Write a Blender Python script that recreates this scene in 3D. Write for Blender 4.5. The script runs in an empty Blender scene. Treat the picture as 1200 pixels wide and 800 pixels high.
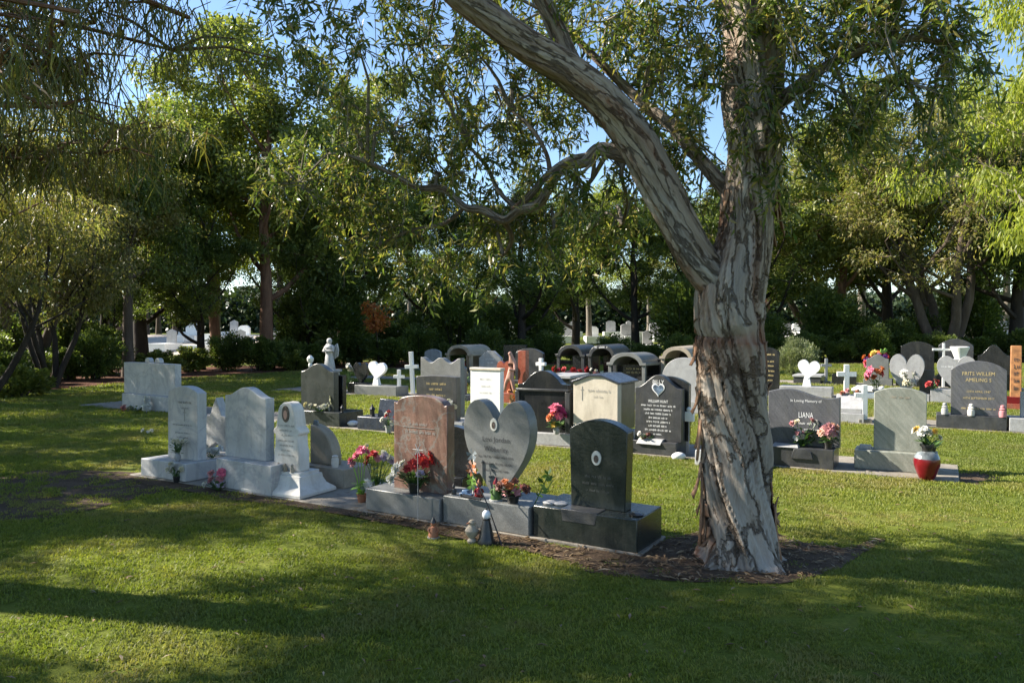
import bpy, bmesh, math, random
import numpy as np
from mathutils import Vector, Matrix, noise as mn

# ------------------------------------------------------------------ camera, light, exposure
scn = bpy.context.scene
col = scn.collection
CAM_H, FPX, PITCH = 1.7, 883.0, math.atan(15 / 883.0)      # photo is 1200 x 800, horizon at y = 385
cd = bpy.data.cameras.new('camera'); cam = bpy.data.objects.new('camera', cd); col.objects.link(cam)
cd.sensor_width = 36; cd.lens = FPX / 1200 * 36; cd.clip_start = 0.05; cd.clip_end = 2000
cam.location = (0, 0, CAM_H); cam.rotation_euler = (math.pi / 2 - PITCH, 0, 0)
scn.camera = cam
SUN_EL, SUN_AZ = math.radians(33), math.radians(-77.5)       # azimuth from +Y towards +X: the sun stands on the left
sun_from = Vector((math.sin(SUN_AZ) * math.cos(SUN_EL), math.cos(SUN_AZ) * math.cos(SUN_EL), math.sin(SUN_EL)))
w = bpy.data.worlds.new('World'); scn.world = w; w.use_nodes = True
nt = w.node_tree; bg = nt.nodes['Background']
sky = nt.nodes.new('ShaderNodeTexSky'); sky.sky_type = 'NISHITA'; sky.sun_disc = False
sky.sun_elevation = SUN_EL; sky.sun_rotation = SUN_AZ; sky.air_density = 1.0; sky.dust_density = 0.15; sky.ozone_density = 3.0
nt.links.new(sky.outputs[0], bg.inputs[0]); bg.inputs[1].default_value = 0.08
sl = bpy.data.lights.new('sun', 'SUN'); sl.energy = 5.0; sl.angle = math.radians(0.53); sl.color = (1.0, 0.92, 0.80)
so = bpy.data.objects.new('sun', sl); col.objects.link(so); so.rotation_euler = (-sun_from).to_track_quat('-Z', 'Y').to_euler()
scn.view_settings.view_transform = 'Standard'; scn.view_settings.look = 'None'
scn.view_settings.exposure = 1.72; scn.view_settings.gamma = 1.0
cy = scn.cycles
cy.max_bounces = 6; cy.diffuse_bounces = 3; cy.glossy_bounces = 3; cy.transmission_bounces = 4; cy.transparent_max_bounces = 6
cy.use_denoising = True; cy.caustics_reflective = False; cy.caustics_refractive = False

# ------------------------------------------------------------------ pixel -> place helpers
CP, SP = math.cos(PITCH), math.sin(PITCH)
def at(px, py, Y):
    "point seen at photo pixel (px, py) that stands at distance Y"
    u, v = (px - 600) / FPX, (400 - py) / FPX
    t = Y / (CP + v * SP)
    return Vector((u * t, Y, CAM_H + t * (-SP + v * CP)))
def ground(px, py):
    u, v = (px - 600) / FPX, (400 - py) / FPX
    t = CAM_H / (SP - v * CP)
    return Vector((u * t, t * (CP + v * SP), 0))
def ppm(Y): return FPX / Y                                  # photo pixels per metre at distance Y
ROW_A = math.radians(-30)
U = Vector((math.cos(ROW_A), math.sin(ROW_A), 0)); B = Vector((-U.y, U.x, 0))    # along the row, to its back
ROWS = {1: Vector((0.97, 5.6, 0)), 2: Vector((3.82, 8.93, 0)), 3: Vector((7.22, 12.83, 0)), 4: Vector((9.72, 17.16, 0)), 5: Vector((12.2, 21.4, 0))}
def on_row(row, px, setback=0.0):
    p = ROWS[row] + B * setback; k = (px - 600) / FPX
    t = (k * p.y - p.x) / (U.x - k * U.y)
    return p + U * t
def z_at(py, Y, px=600): return at(px, py, Y).z

# ------------------------------------------------------------------ mesh helpers
class MB:
    def __init__(s): s.v = []; s.f = []
    def add(s, vs, fs):
        o = len(s.v); s.v.extend([tuple(p) for p in vs]); s.f.extend([tuple(i + o for i in f) for f in fs]); return s
    def box(s, x0, x1, y0, y1, z0, z1, top=None):
        a = top or (x0, x1, y0, y1)
        return s.add([(x0, y0, z0), (x1, y0, z0), (x1, y1, z0), (x0, y1, z0), (a[0], a[2], z1), (a[1], a[2], z1), (a[1], a[3], z1), (a[0], a[3], z1)],
              [(0, 3, 2, 1), (4, 5, 6, 7), (0, 1, 5, 4), (1, 2, 6, 5), (2, 3, 7, 6), (3, 0, 4, 7)])
    def prism(s, prof, y0, y1, M=None):
        n = len(prof)
        vs = [Vector((x, y0, z)) for x, z in prof] + [Vector((x, y1, z)) for x, z in prof]
        if M is not None: vs = [M @ p for p in vs]
        fs = [tuple(range(n)), tuple(range(2 * n - 1, n - 1, -1))] + [((i + 1) % n, i, n + i, n + (i + 1) % n) for i in range(n)]
        return s.add(vs, fs)
    def lathe(s, prof, c=(0, 0, 0), seg=16, sx=1.0, sy=1.0):
        vs, fs = [], []
        for r, z in prof:
            for k in range(seg):
                a = 2 * math.pi * k / seg
                vs.append((c[0] + r * sx * math.cos(a), c[1] + r * sy * math.sin(a), c[2] + z))
        for i in range(len(prof) - 1):
            for k in range(seg):
                k2 = (k + 1) % seg
                fs.append((i * seg + k, i * seg + k2, (i + 1) * seg + k2, (i + 1) * seg + k))
        fs.append(tuple(range(seg - 1, -1, -1))); fs.append(tuple((len(prof) - 1) * seg + k for k in range(seg)))
        return s.add(vs, fs)
    def tube(s, pts, rad, seg=6, cap=True):
        pts = [Vector(p) for p in pts]; n = len(pts)
        if not hasattr(rad, '__len__'): rad = [rad] * n
        vs, fs = [], []
        ref = Vector((0.31, 0.87, 0.12)).normalized()
        for i in range(n):
            d = (pts[min(i + 1, n - 1)] - pts[max(i - 1, 0)])
            d = d.normalized() if d.length > 1e-9 else Vector((0, 0, 1))
            a = d.cross(ref); a = a.normalized() if a.length > 1e-4 else Vector((1, 0, 0)); b = d.cross(a)
            for k in range(seg):
                t = 2 * math.pi * k / seg
                vs.append(pts[i] + (a * math.cos(t) + b * math.sin(t)) * rad[i])
        for i in range(n - 1):
            for k in range(seg):
                k2 = (k + 1) % seg
                fs.append((i * seg + k, i * seg + k2, (i + 1) * seg + k2, (i + 1) * seg + k))
        if cap: fs.append(tuple(range(seg - 1, -1, -1))); fs.append(tuple((n - 1) * seg + k for k in range(seg)))
        return s.add(vs, fs)
    def ball(s, c, r, seg=10, rings=6, sx=1, sy=1, sz=1):
        prof = [(max(r * math.sin(math.pi * i / rings), r * 0.02), -r * math.cos(math.pi * i / rings) * sz) for i in range(rings + 1)]
        return s.lathe(prof, c, seg, sx, sy)
    def mesh(s, name, mat, smooth=40):
        me = bpy.data.meshes.new(name); me.from_pydata(s.v, [], s.f); me.update()
        bm = bmesh.new(); bm.from_mesh(me); bmesh.ops.recalc_face_normals(bm, faces=bm.faces); bm.to_mesh(me); bm.free()
        if mat: me.materials.append(mat)
        if smooth:
            me.polygons.foreach_set('use_smooth', [True] * len(me.polygons))
            me.set_sharp_from_angle(angle=math.radians(smooth))
        return me
    def obj(s, name, mat, parent=None, bevel=0, smooth=40):
        o = bpy.data.objects.new(name, s.mesh(name, mat, smooth)); col.objects.link(o); o.parent = parent
        if bevel:
            m = o.modifiers.new('bevel', 'BEVEL'); m.width = bevel; m.segments = 2; m.limit_method = 'ANGLE'; m.angle_limit = math.radians(38)
        return o
def np_obj(name, V, F, mat, parent=None, smooth=False, attrs=None):
    "mesh object from numpy arrays; F is (n,3) or (n,4)"
    me = bpy.data.meshes.new(name); n, k = F.shape
    me.vertices.add(len(V)); me.vertices.foreach_set('co', np.asarray(V, np.float32).ravel())
    me.loops.add(n * k); me.loops.foreach_set('vertex_index', F.astype(np.int32).ravel())
    me.polygons.add(n); me.polygons.foreach_set('loop_start', np.arange(0, n * k, k, dtype=np.int32))
    if smooth: me.polygons.foreach_set('use_smooth', np.ones(n, bool))
    me.update(calc_edges=True)
    for an, av in (attrs or {}).items():
        av = np.asarray(av, np.float32); vec = av.ndim == 2; a = me.attributes.new(an, 'FLOAT_VECTOR' if vec else 'FLOAT', 'POINT'); a.data.foreach_set('vector' if vec else 'value', av.ravel())
    if mat: me.materials.append(mat)
    o = bpy.data.objects.new(name, me); col.objects.link(o); o.parent = parent
    return o
def tag(o, label, cat=None, group=None, kind=None):
    o['label'] = label
    if cat: o['category'] = cat
    if group: o['group'] = group
    if kind: o['kind'] = kind
    return o
def empty(name, loc, rz=0.0, label=None, cat=None, group=None):
    o = bpy.data.objects.new(name, None); col.objects.link(o); o.location = loc; o.rotation_euler = (0, 0, rz); o.empty_display_size = 0.1
    if label: tag(o, label, cat, group)
    return o
def copy_tree(o, parent=None):
    c = o.copy(); col.objects.link(c); c.parent = parent
    for ch in list(o.children): copy_tree(ch, c)
    return c

# ------------------------------------------------------------------ materials
def nodes(name):
    m = bpy.data.materials.new(name); m.use_nodes = True
    t = m.node_tree; return m, t, t.nodes['Principled BSDF'], t.nodes.new, t.links.new
def ramp(N, L, fac, stops):
    r = N('ShaderNodeValToRGB'); e = r.color_ramp.elements
    while len(e) < len(stops): e.new(0.5)
    for el, (p, c) in zip(e, stops): el.position = p; el.color = (*c, 1)
    L(fac, r.inputs[0]); return r.outputs[0]
def mixc(N, L, fac, a, b, mode='MIX'):
    n = N('ShaderNodeMix'); n.data_type = 'RGBA'; n.blend_type = mode
    for sock, v in ((n.inputs[0], fac), (n.inputs[6], a), (n.inputs[7], b)):
        if hasattr(v, 'links') or hasattr(v, 'is_linked'): L(v, sock)
        else: sock.default_value = v if not isinstance(v, tuple) else (*v, 1)
    return n.outputs[2]
def tex_noise(N, L, vec, scale, detail=4, rough=0.55, dist=0.0):
    n = N('ShaderNodeTexNoise'); n.inputs['Scale'].default_value = scale; n.inputs['Detail'].default_value = detail
    n.inputs['Roughness'].default_value = rough; n.inputs['Distortion'].default_value = dist
    if vec is not None: L(vec, n.inputs['Vector'])
    return n.outputs[0]
def coord(N, L, kind='Object', scale=(1, 1, 1), rot=(0, 0, 0), rnd=True):
    c = N('ShaderNodeTexCoord'); mp = N('ShaderNodeMapping'); mp.vector_type = 'TEXTURE' if any(rot) else 'POINT'; mp.inputs['Scale'].default_value = scale; mp.inputs['Rotation'].default_value = rot
    L(c.outputs[kind], mp.inputs['Vector'])
    if rnd:
        oi = N('ShaderNodeObjectInfo'); mu = N('ShaderNodeMath'); mu.operation = 'MULTIPLY'; mu.inputs[1].default_value = 37.0
        L(oi.outputs['Random'], mu.inputs[0]); L(mu.outputs[0], mp.inputs['Location'])
    return mp.outputs[0]
def stone(name, c1, c2, rough=0.3, speck=0.5, vein=None, scale=3.0, streak=None, dirt=(0.12, 0.11, 0.08), dirt_amt=0.35):
    m, t, P, N, L = nodes(name)
    v = coord(N, L)
    base = ramp(N, L, tex_noise(N, L, v, scale, 5, 0.6, 0.6), [(0.32, c1), (0.68, c2)])
    if streak:
        vs = coord(N, L, scale=(0.9, 0.9, 0.13), rot=(0, math.radians(streak), 0))
        base = mixc(N, L, 0.75, base, ramp(N, L, tex_noise(N, L, vs, 3.0, 5, 0.6, 0.4), [(0.35, c1), (0.65, c2)]))
    if vein:
        vv = tex_noise(N, L, v, scale * 0.7, 6, 0.6, 1.8)
        base = mixc(N, L, ramp(N, L, vv, [(0.46, (0, 0, 0)), (0.5, (0.8, 0.8, 0.8)), (0.54, (0, 0, 0))]), base, vein)
    sp = tex_noise(N, L, v, 150, 2, 0.7)
    base = mixc(N, L, speck, base, ramp(N, L, sp, [(0.35, (0.55, 0.55, 0.55)), (0.65, (1.25, 1.25, 1.25))]), 'MULTIPLY')
    # rain-washed grime running down the faces
    vd = coord(N, L, scale=(5, 5, 0.9))
    dm = ramp(N, L, tex_noise(N, L, vd, 2.2, 5, 0.65, 0.3), [(0.5, (0, 0, 0)), (0.78, (dirt_amt,) * 3)])
    base = mixc(N, L, dm, base, dirt)
    lm = ramp(N, L, tex_noise(N, L, v, 11, 7, 0.72, 0.5), [(0.60, (0, 0, 0)), (0.72, (dirt_amt * 0.8,) * 3)])
    base = mixc(N, L, lm, base, tuple(0.5 * (x + y) for x, y in zip(dirt, (0.20, 0.19, 0.14))))
    L(base, P.inputs['Base Color'])
    rr = N('ShaderNodeMapRange'); rr.inputs[3].default_value = rough * 0.7; rr.inputs[4].default_value = min(1, rough * 1.6)
    L(tex_noise(N, L, v, 7, 4), rr.inputs[0]); L(rr.outputs[0], P.inputs['Roughness'])
    bp = N('ShaderNodeBump'); bp.inputs['Strength'].default_value = 0.25; bp.inputs['Distance'].default_value = 0.006
    L(tex_noise(N, L, v, 45, 4), bp.inputs['Height']); L(bp.outputs[0], P.inputs['Normal'])
    return m
def plain(name, c, rough=0.5, var=0.25, scale=12, metal=0.0, bump=0.0):
    m, t, P, N, L = nodes(name); v = coord(N, L)
    k = ramp(N, L, tex_noise(N, L, v, scale, 4), [(0.3, tuple(x * (1 - var) for x in c)), (0.7, tuple(min(1, x * (1 + var)) for x in c))])
    L(k, P.inputs['Base Color']); P.inputs['Roughness'].default_value = rough; P.inputs['Metallic'].default_value = metal
    if bump:
        bp = N('ShaderNodeBump'); bp.inputs['Strength'].default_value = bump; bp.inputs['Distance'].default_value = 0.02
        L(tex_noise(N, L, v, scale * 3, 5), bp.inputs['Height']); L(bp.outputs[0], P.inputs['Normal'])
    return m
def leafmat(name, cols, trans=0.35, rough=0.45, tint=1.25, dry=None):
    "leaf colours picked per leaf; light passes through the blade"
    m, t, P, N, L = nodes(name)
    g = N('ShaderNodeNewGeometry')
    n = len(cols); c = ramp(N, L, g.outputs['Random Per Island'], [(i / max(1, n - 1), k) for i, k in enumerate(cols)])
    v = coord(N, L, rnd=False)
    c = mixc(N, L, 0.6, c, ramp(N, L, tex_noise(N, L, v, 0.9, 3), [(0.3, (0.65, 0.65, 0.65)), (0.7, (1.3, 1.3, 1.25))]), 'MULTIPLY')
    if dry:
        c = mixc(N, L, ramp(N, L, tex_noise(N, L, g.outputs['Position'], 0.9, 5, 0.6, 0.5), [(0.47, (0, 0, 0)), (0.66, (0.8, 0.8, 0.8))]), c, dry)
        c = mixc(N, L, ramp(N, L, tex_noise(N, L, g.outputs['Position'], 0.35, 4, 0.6), [(0.42, (0.55, 0.55, 0.55)), (0.56, (0, 0, 0))]), c, (0.10, 0.145, 0.024))
    L(c, P.inputs['Base Color']); P.inputs['Roughness'].default_value = rough; P.inputs['Specular IOR Level'].default_value = 0.4
    tr = N('ShaderNodeBsdfTranslucent'); L(mixc(N, L, 1.0, c, (tint * 1.1, tint * 1.15, tint * 0.6), 'MULTIPLY'), tr.inputs[0])
    mx = N('ShaderNodeMixShader'); mx.inputs[0].default_value = trans
    L(P.outputs[0], mx.inputs[1]); L(tr.outputs[0], mx.inputs[2]); L(mx.outputs[0], t.nodes['Material Output'].inputs[0])
    return m
M = {}
M['marble'] = stone('white marble', (0.36, 0.36, 0.355), (0.48, 0.48, 0.465), 0.45, 0.15, (0.30, 0.31, 0.33), 2.2, dirt=(0.17, 0.165, 0.14), dirt_amt=0.5)
M['white'] = stone('bright white stone', (0.72, 0.72, 0.70), (0.80, 0.80, 0.78), 0.45, 0.1, None, 3, dirt_amt=0.15)
M['cast'] = stone('white cast stone', (0.55, 0.52, 0.47), (0.68, 0.66, 0.61), 0.7, 0.2, None, 4, dirt=(0.28, 0.22, 0.15), dirt_amt=0.5)
M['black'] = stone('black granite', (0.012, 0.013, 0.014), (0.022, 0.023, 0.025), 0.16, 0.5, None, 5, dirt=(0.08, 0.075, 0.06), dirt_amt=0.3)
M['green_black'] = stone('green black granite', (0.014, 0.019, 0.017), (0.028, 0.034, 0.030), 0.22, 0.7, None, 6, dirt=(0.09, 0.085, 0.065), dirt_amt=0.4)
M['charcoal'] = stone('charcoal granite', (0.030, 0.031, 0.034), (0.060, 0.061, 0.065), 0.28, 0.7, None, 5)
M['dgrey'] = stone('dark green grey granite', (0.022, 0.026, 0.025), (0.042, 0.047, 0.045), 0.25, 0.7, None, 5, dirt=(0.12, 0.12, 0.11), dirt_amt=0.3)
M['pale'] = plain('pale worn lettering', (0.52, 0.50, 0.46), 0.6)
M['grey'] = stone('grey granite', (0.12, 0.125, 0.12), (0.18, 0.185, 0.18), 0.38, 0.7, None, 5)
M['lgrey'] = stone('light grey granite', (0.28, 0.28, 0.28), (0.38, 0.38, 0.38), 0.4, 0.6, None, 5)
M['blue'] = stone('blue grey granite', (0.062, 0.064, 0.073), (0.125, 0.125, 0.135), 0.3, 0.6, None, 4, streak=55)
M['dkblue'] = stone('dark blue pearl granite', (0.02, 0.026, 0.045), (0.05, 0.06, 0.09), 0.25, 0.9, None, 9)
M['olive'] = stone('green grey granite', (0.17, 0.185, 0.155), (0.31, 0.315, 0.27), 0.36, 0.5, None, 4, streak=50)
M['brown'] = stone('brown granite', (0.10, 0.05, 0.038), (0.24, 0.14, 0.105), 0.3, 0.6, (0.2, 0.19, 0.17), 3, streak=80)
M['cream'] = stone('cream stone', (0.50, 0.44, 0.35), (0.60, 0.54, 0.44), 0.5, 0.2, None, 4)
M['tan'] = stone('tan sandstone', (0.26, 0.22, 0.16), (0.36, 0.31, 0.24), 0.7, 0.4, None, 4)
M['red'] = stone('red granite', (0.22, 0.055, 0.035), (0.34, 0.10, 0.06), 0.25, 0.6, None, 6)
M['conc'] = stone('weathered concrete', (0.17, 0.15, 0.12), (0.28, 0.25, 0.205), 0.85, 0.5, None, 3, dirt=(0.09, 0.07, 0.05), dirt_amt=0.8)
M['gold'] = plain('gold lettering', (0.46, 0.36, 0.17), 0.5)
M['silver'] = plain('white lettering', (0.72, 0.72, 0.72), 0.5, 0.05)
M['ink'] = plain('dark lettering', (0.03, 0.03, 0.035), 0.5)
M['faint'] = plain('worn lettering', (0.24, 0.235, 0.22), 0.6)
M['faintdark'] = plain('worn dark lettering', (0.07, 0.075, 0.07), 0.6)
M['wood'] = plain('weathered orange wood', (0.36, 0.16, 0.06), 0.6, 0.4, 9)
M['porcelain'] = plain('porcelain photo', (0.6, 0.58, 0.52), 0.2, 0.1)
M['photo'] = plain('faded portrait', (0.10, 0.075, 0.065), 0.3, 0.8, 40)
M['iron'] = plain('black iron', (0.015, 0.015, 0.016), 0.4)
M['blackpot'] = plain('black plastic', (0.018, 0.018, 0.018), 0.35)
M['glass'] = plain('frosted globe', (0.75, 0.76, 0.78), 0.15, 0.03)
M['crimson'] = plain('crimson glaze', (0.12, 0.006, 0.010), 0.2, 0.15)
M['paleglaze'] = plain('pale blue glaze', (0.14, 0.16, 0.17), 0.25, 0.8, 7)
M['terracotta'] = plain('terracotta', (0.30, 0.12, 0.06), 0.7)
FL = {'pink': (0.70, 0.13, 0.24), 'rose': (0.55, 0.22, 0.24), 'red': (0.45, 0.012, 0.015), 'white': (0.72, 0.70, 0.68), 'lilac': (0.50, 0.42, 0.58), 'cream': (0.62, 0.56, 0.40),
      'magenta': (0.50, 0.02, 0.16), 'orange': (0.60, 0.16, 0.03), 'yellow': (0.65, 0.42, 0.04), 'peach': (0.72, 0.40, 0.30), 'rust': (0.20, 0.055, 0.03), 'purple': (0.22, 0.03, 0.36), 'blue': (0.08, 0.25, 0.55)}
for k, c in FL.items(): c = tuple(.82 * x + .03 for x in c); M['f_' + k] = leafmat('petal ' + k, [tuple(x * 0.75 for x in c), c, tuple(min(0.85, x * 1.15) for x in c)], 0.2, 0.6, 1.0)
M['stemgreen'] = leafmat('bouquet green', [(0.03, 0.07, 0.015), (0.06, 0.13, 0.03), (0.10, 0.17, 0.05)], 0.2)
M['limegreen'] = leafmat('lime leaf', [(0.16, 0.30, 0.05), (0.22, 0.38, 0.07)], 0.3)
M['leaf_main'] = leafmat('paperbark leaves', [(0.045, 0.075, 0.022), (0.075, 0.115, 0.028), (0.12, 0.155, 0.036), (0.21, 0.215, 0.05), (0.30, 0.23, 0.09)], 0.48, 0.36)
M['leaf_sheoak'] = leafmat('drooping needle foliage', [(0.055, 0.065, 0.018), (0.095, 0.105, 0.025), (0.18, 0.17, 0.04), (0.13, 0.08, 0.04)], 0.40)
M['leaf_bright'] = leafmat('bright green leaves', [(0.085, 0.115, 0.028), (0.15, 0.175, 0.038), (0.25, 0.26, 0.058)], 0.46)
M['leaf_dark'] = leafmat('dark evergreen leaves', [(0.055, 0.085, 0.022), (0.095, 0.135, 0.032), (0.17, 0.205, 0.045)], 0.5)
M['leaf_olive'] = leafmat('olive leaves', [(0.10, 0.115, 0.03), (0.17, 0.165, 0.045), (0.25, 0.20, 0.085), (0.12, 0.15, 0.03)], 0.45)
M['leaf_yellow'] = leafmat('yellow green leaves', [(0.16, 0.20, 0.03), (0.23, 0.27, 0.035), (0.30, 0.31, 0.045)], 0.5)
M['leaf_silver'] = leafmat('silver shrub leaves', [(0.12, 0.15, 0.07), (0.17, 0.20, 0.10), (0.22, 0.24, 0.13)], 0.3)
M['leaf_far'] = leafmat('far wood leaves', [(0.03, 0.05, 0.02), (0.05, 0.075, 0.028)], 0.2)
M['leaf_autumn'] = leafmat('autumn leaves', [(0.40, 0.10, 0.03), (0.5, 0.2, 0.04), (0.30, 0.06, 0.02)], 0.4)
M['litter'] = leafmat('fallen leaves', [(0.16, 0.10, 0.05), (0.25, 0.17, 0.09), (0.10, 0.06, 0.03), (0.33, 0.26, 0.17)], 0.1, 0.8, 1.0)
M['grass'] = leafmat('lawn blades', [(0.115, 0.15, 0.022), (0.175, 0.21, 0.028), (0.22, 0.245, 0.036), (0.28, 0.265, 0.065)], 0.42, 0.6, 1.2, dry=(0.26, 0.215, 0.085))
def barkmat(name, cols, scale=6, zs=0.25, bump=0.5, use_tone=False):
    m, t, P, N, L = nodes(name)
    v = coord(N, L, scale=(1, 1, zs), rnd=False)
    n1 = tex_noise(N, L, v, scale, 7, 0.62, 0.8)
    c = ramp(N, L, n1, [(0.22 + 0.56 * i / (len(cols) - 1), k) for i, k in enumerate(cols)])
    h = n1
    if use_tone:
        a = N('ShaderNodeAttribute'); a.attribute_name = 'tone'
        c = mixc(N, L, 0.85, c, ramp(N, L, a.outputs['Fac'], [(0.0, (0.12, 0.08, 0.06)), (0.25, (0.45, 0.36, 0.29)), (0.5, (0.92, 0.88, 0.82)), (0.85, (1.2, 1.18, 1.14))]), 'MULTIPLY')
        rs = N('ShaderNodeAttribute'); rs.attribute_name = 'rust'
        c = mixc(N, L, rs.outputs['Fac'], c, mixc(N, L, n1, (0.11, 0.035, 0.014), (0.30, 0.13, 0.06)))
    fine = tex_noise(N, L, coord(N, L, scale=(1, 1, 0.12), rnd=False), 60, 5, 0.7)
    c = mixc(N, L, 0.5, c, ramp(N, L, fine, [(0.3, (0.6, 0.58, 0.55)), (0.7, (1.25, 1.25, 1.25))]), 'MULTIPLY')
    L(c, P.inputs['Base Color']); P.inputs['Roughness'].default_value = 0.85; P.inputs['Specular IOR Level'].default_value = 0.2
    ad = N('ShaderNodeMath'); ad.operation = 'MULTIPLY_ADD'; L(fine, ad.inputs[0]); ad.inputs[1].default_value = 0.35; L(h, ad.inputs[2])
    bp = N('ShaderNodeBump'); bp.inputs['Strength'].default_value = bump; bp.inputs['Distance'].default_value = 0.03
    L(ad.outputs[0], bp.inputs['Height']); L(bp.outputs[0], P.inputs['Normal'])
    return m
def paperbark(name):
    "papery bark: tall overlapping sheets with ragged dark edges, following the limb (bcoord = position round and along it)"
    m, t, P, N, L = nodes(name)
    a = N('ShaderNodeAttribute'); a.attribute_name = 'bcoord'
    def mp(s):
        k = N('ShaderNodeMapping'); k.inputs['Scale'].default_value = s; L(a.outputs['Vector'], k.inputs['Vector']); return k.outputs[0]
    dn = N('ShaderNodeTexNoise'); dn.inputs['Scale'].default_value = 6; dn.inputs['Detail'].default_value = 6; dn.inputs['Roughness'].default_value = 0.65; L(mp((1, 1, 0.5)), dn.inputs['Vector'])
    def warp(s, amt):
        sc = N('ShaderNodeVectorMath'); sc.operation = 'MULTIPLY_ADD'; L(dn.outputs['Color'], sc.inputs[0]); sc.inputs[1].default_value = (amt, amt, amt); L(mp(s), sc.inputs[2]); return sc.outputs[0]
    vo = N('ShaderNodeTexVoronoi'); vo.inputs['Scale'].default_value = 6.5; L(warp((1, 1, 0.25), 0.24), vo.inputs['Vector'])
    ve = N('ShaderNodeTexVoronoi'); ve.feature = 'DISTANCE_TO_EDGE'; ve.inputs['Scale'].default_value = 6.5; L(warp((1, 1, 0.25), 0.24), ve.inputs['Vector'])
    sheet = N('ShaderNodeSeparateColor'); L(vo.outputs['Color'], sheet.inputs[0])
    n1 = tex_noise(N, L, warp((1, 1, 0.2), 0.05), 9, 8, 0.68, 0.6); n2 = tex_noise(N, L, mp((1, 1, 0.35)), 2.6, 5, 0.6, 0.8); fine = tex_noise(N, L, mp((1, 1, 0.10)), 55, 6, 0.72)
    c = ramp(N, L, n2, [(0.28, (0.24, 0.18, 0.135)), (0.40, (0.36, 0.305, 0.25)), (0.52, (0.40, 0.36, 0.315)), (0.64, (0.34, 0.325, 0.305)), (0.78, (0.44, 0.39, 0.325))])
    c = mixc(N, L, 0.8, c, ramp(N, L, sheet.outputs[0], [(0.1, (0.62, 0.56, 0.50)), (0.5, (0.92, 0.90, 0.87)), (0.9, (1.12, 1.10, 1.06))]), 'MULTIPLY')
    c = mixc(N, L, 0.6, c, ramp(N, L, n1, [(0.28, (0.40, 0.33, 0.28)), (0.40, (0.84, 0.80, 0.76)), (0.6, (1.06, 1.05, 1.04)), (0.75, (1.2, 1.18, 1.15))]), 'MULTIPLY')
    c = mixc(N, L, 0.6, c, ramp(N, L, ve.outputs['Distance'], [(0.0, (0.46, 0.37, 0.30)), (0.025, (0.74, 0.67, 0.60)), (0.09, (1, 1, 1))]), 'MULTIPLY')
    c = mixc(N, L, 0.6, c, ramp(N, L, fine, [(0.3, (0.6, 0.57, 0.54)), (0.7, (1.25, 1.25, 1.25))]), 'MULTIPLY')
    tn = N('ShaderNodeAttribute'); tn.attribute_name = 'tone'; c = mixc(N, L, 0.6, c, ramp(N, L, tn.outputs['Fac'], [(0.0, (0.22, 0.15, 0.11)), (0.3, (0.7, 0.63, 0.56)), (0.55, (1, 1, 1)), (0.9, (1.12, 1.1, 1.08))]), 'MULTIPLY')
    rs = N('ShaderNodeAttribute'); rs.attribute_name = 'rust'; c = mixc(N, L, rs.outputs['Fac'], c, mixc(N, L, n1, (0.09, 0.028, 0.012), (0.27, 0.12, 0.06)))
    L(c, P.inputs['Base Color']); P.inputs['Roughness'].default_value = 0.9; P.inputs['Specular IOR Level'].default_value = 0.15
    h = N('ShaderNodeMath'); h.operation = 'MULTIPLY_ADD'; L(n1, h.inputs[0]); h.inputs[1].default_value = 0.7; L(sheet.outputs[1], h.inputs[2])
    h2 = N('ShaderNodeMath'); h2.operation = 'MULTIPLY_ADD'; L(fine, h2.inputs[0]); h2.inputs[1].default_value = 0.35; L(h.outputs[0], h2.inputs[2])
    em = N('ShaderNodeMapRange'); em.inputs[2].default_value = 0.06; L(ve.outputs['Distance'], em.inputs[0])
    h3 = N('ShaderNodeMath'); h3.operation = 'ADD'; L(h2.outputs[0], h3.inputs[0]); L(em.outputs[0], h3.inputs[1])
    bp = N('ShaderNodeBump'); bp.inputs['Strength'].default_value = 1.0; bp.inputs['Distance'].default_value = 0.04; L(h3.outputs[0], bp.inputs['Height']); L(bp.outputs[0], P.inputs['Normal'])
    return m
M['paperbark'] = paperbark('paperbark')
M['bark_dark'] = barkmat('dark bark', [(0.018, 0.014, 0.011), (0.034, 0.027, 0.021), (0.06, 0.048, 0.037)], 7)
M['bark_red'] = barkmat('reddish bark', [(0.06, 0.03, 0.02), (0.15, 0.08, 0.05), (0.26, 0.15, 0.09)], 6)
M['bark_grey'] = barkmat('grey bark', [(0.09, 0.075, 0.06), (0.16, 0.14, 0.115), (0.24, 0.21, 0.18)], 6)
M['bark_brown'] = barkmat('brown bark', [(0.045, 0.033, 0.024), (0.085, 0.064, 0.048), (0.15, 0.115, 0.09)], 6)
M['bark_pale'] = barkmat('pale bark', [(0.20, 0.17, 0.14), (0.34, 0.30, 0.25), (0.45, 0.40, 0.34)], 6)
def groundmat(name, stops, scale, rough=0.95, bump=0.5, bscale=60):
    m, t, P, N, L = nodes(name); v = coord(N, L, rnd=False)
    a = tex_noise(N, L, v, scale, 8, 0.65, 0.3)
    c = ramp(N, L, a, stops)
    c = mixc(N, L, 0.7, c, ramp(N, L, tex_noise(N, L, v, 35, 6, 0.75), [(0.3, (0.5, 0.5, 0.5)), (0.7, (1.4, 1.4, 1.4))]), 'MULTIPLY')
    c = mixc(N, L, 0.5, c, ramp(N, L, tex_noise(N, L, v, 0.22, 3), [(0.3, (0.75, 0.8, 0.75)), (0.7, (1.25, 1.15, 1.1))]), 'MULTIPLY')
    L(c, P.inputs['Base Color']); P.inputs['Roughness'].default_value = rough; P.inputs['Specular IOR Level'].default_value = 0.1
    bp = N('ShaderNodeBump'); bp.inputs['Strength'].default_value = bump; bp.inputs['Distance'].default_value = 0.03
    L(tex_noise(N, L, v, bscale, 6, 0.7), bp.inputs['Height']); L(bp.outputs[0], P.inputs['Normal'])
    return m
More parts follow.
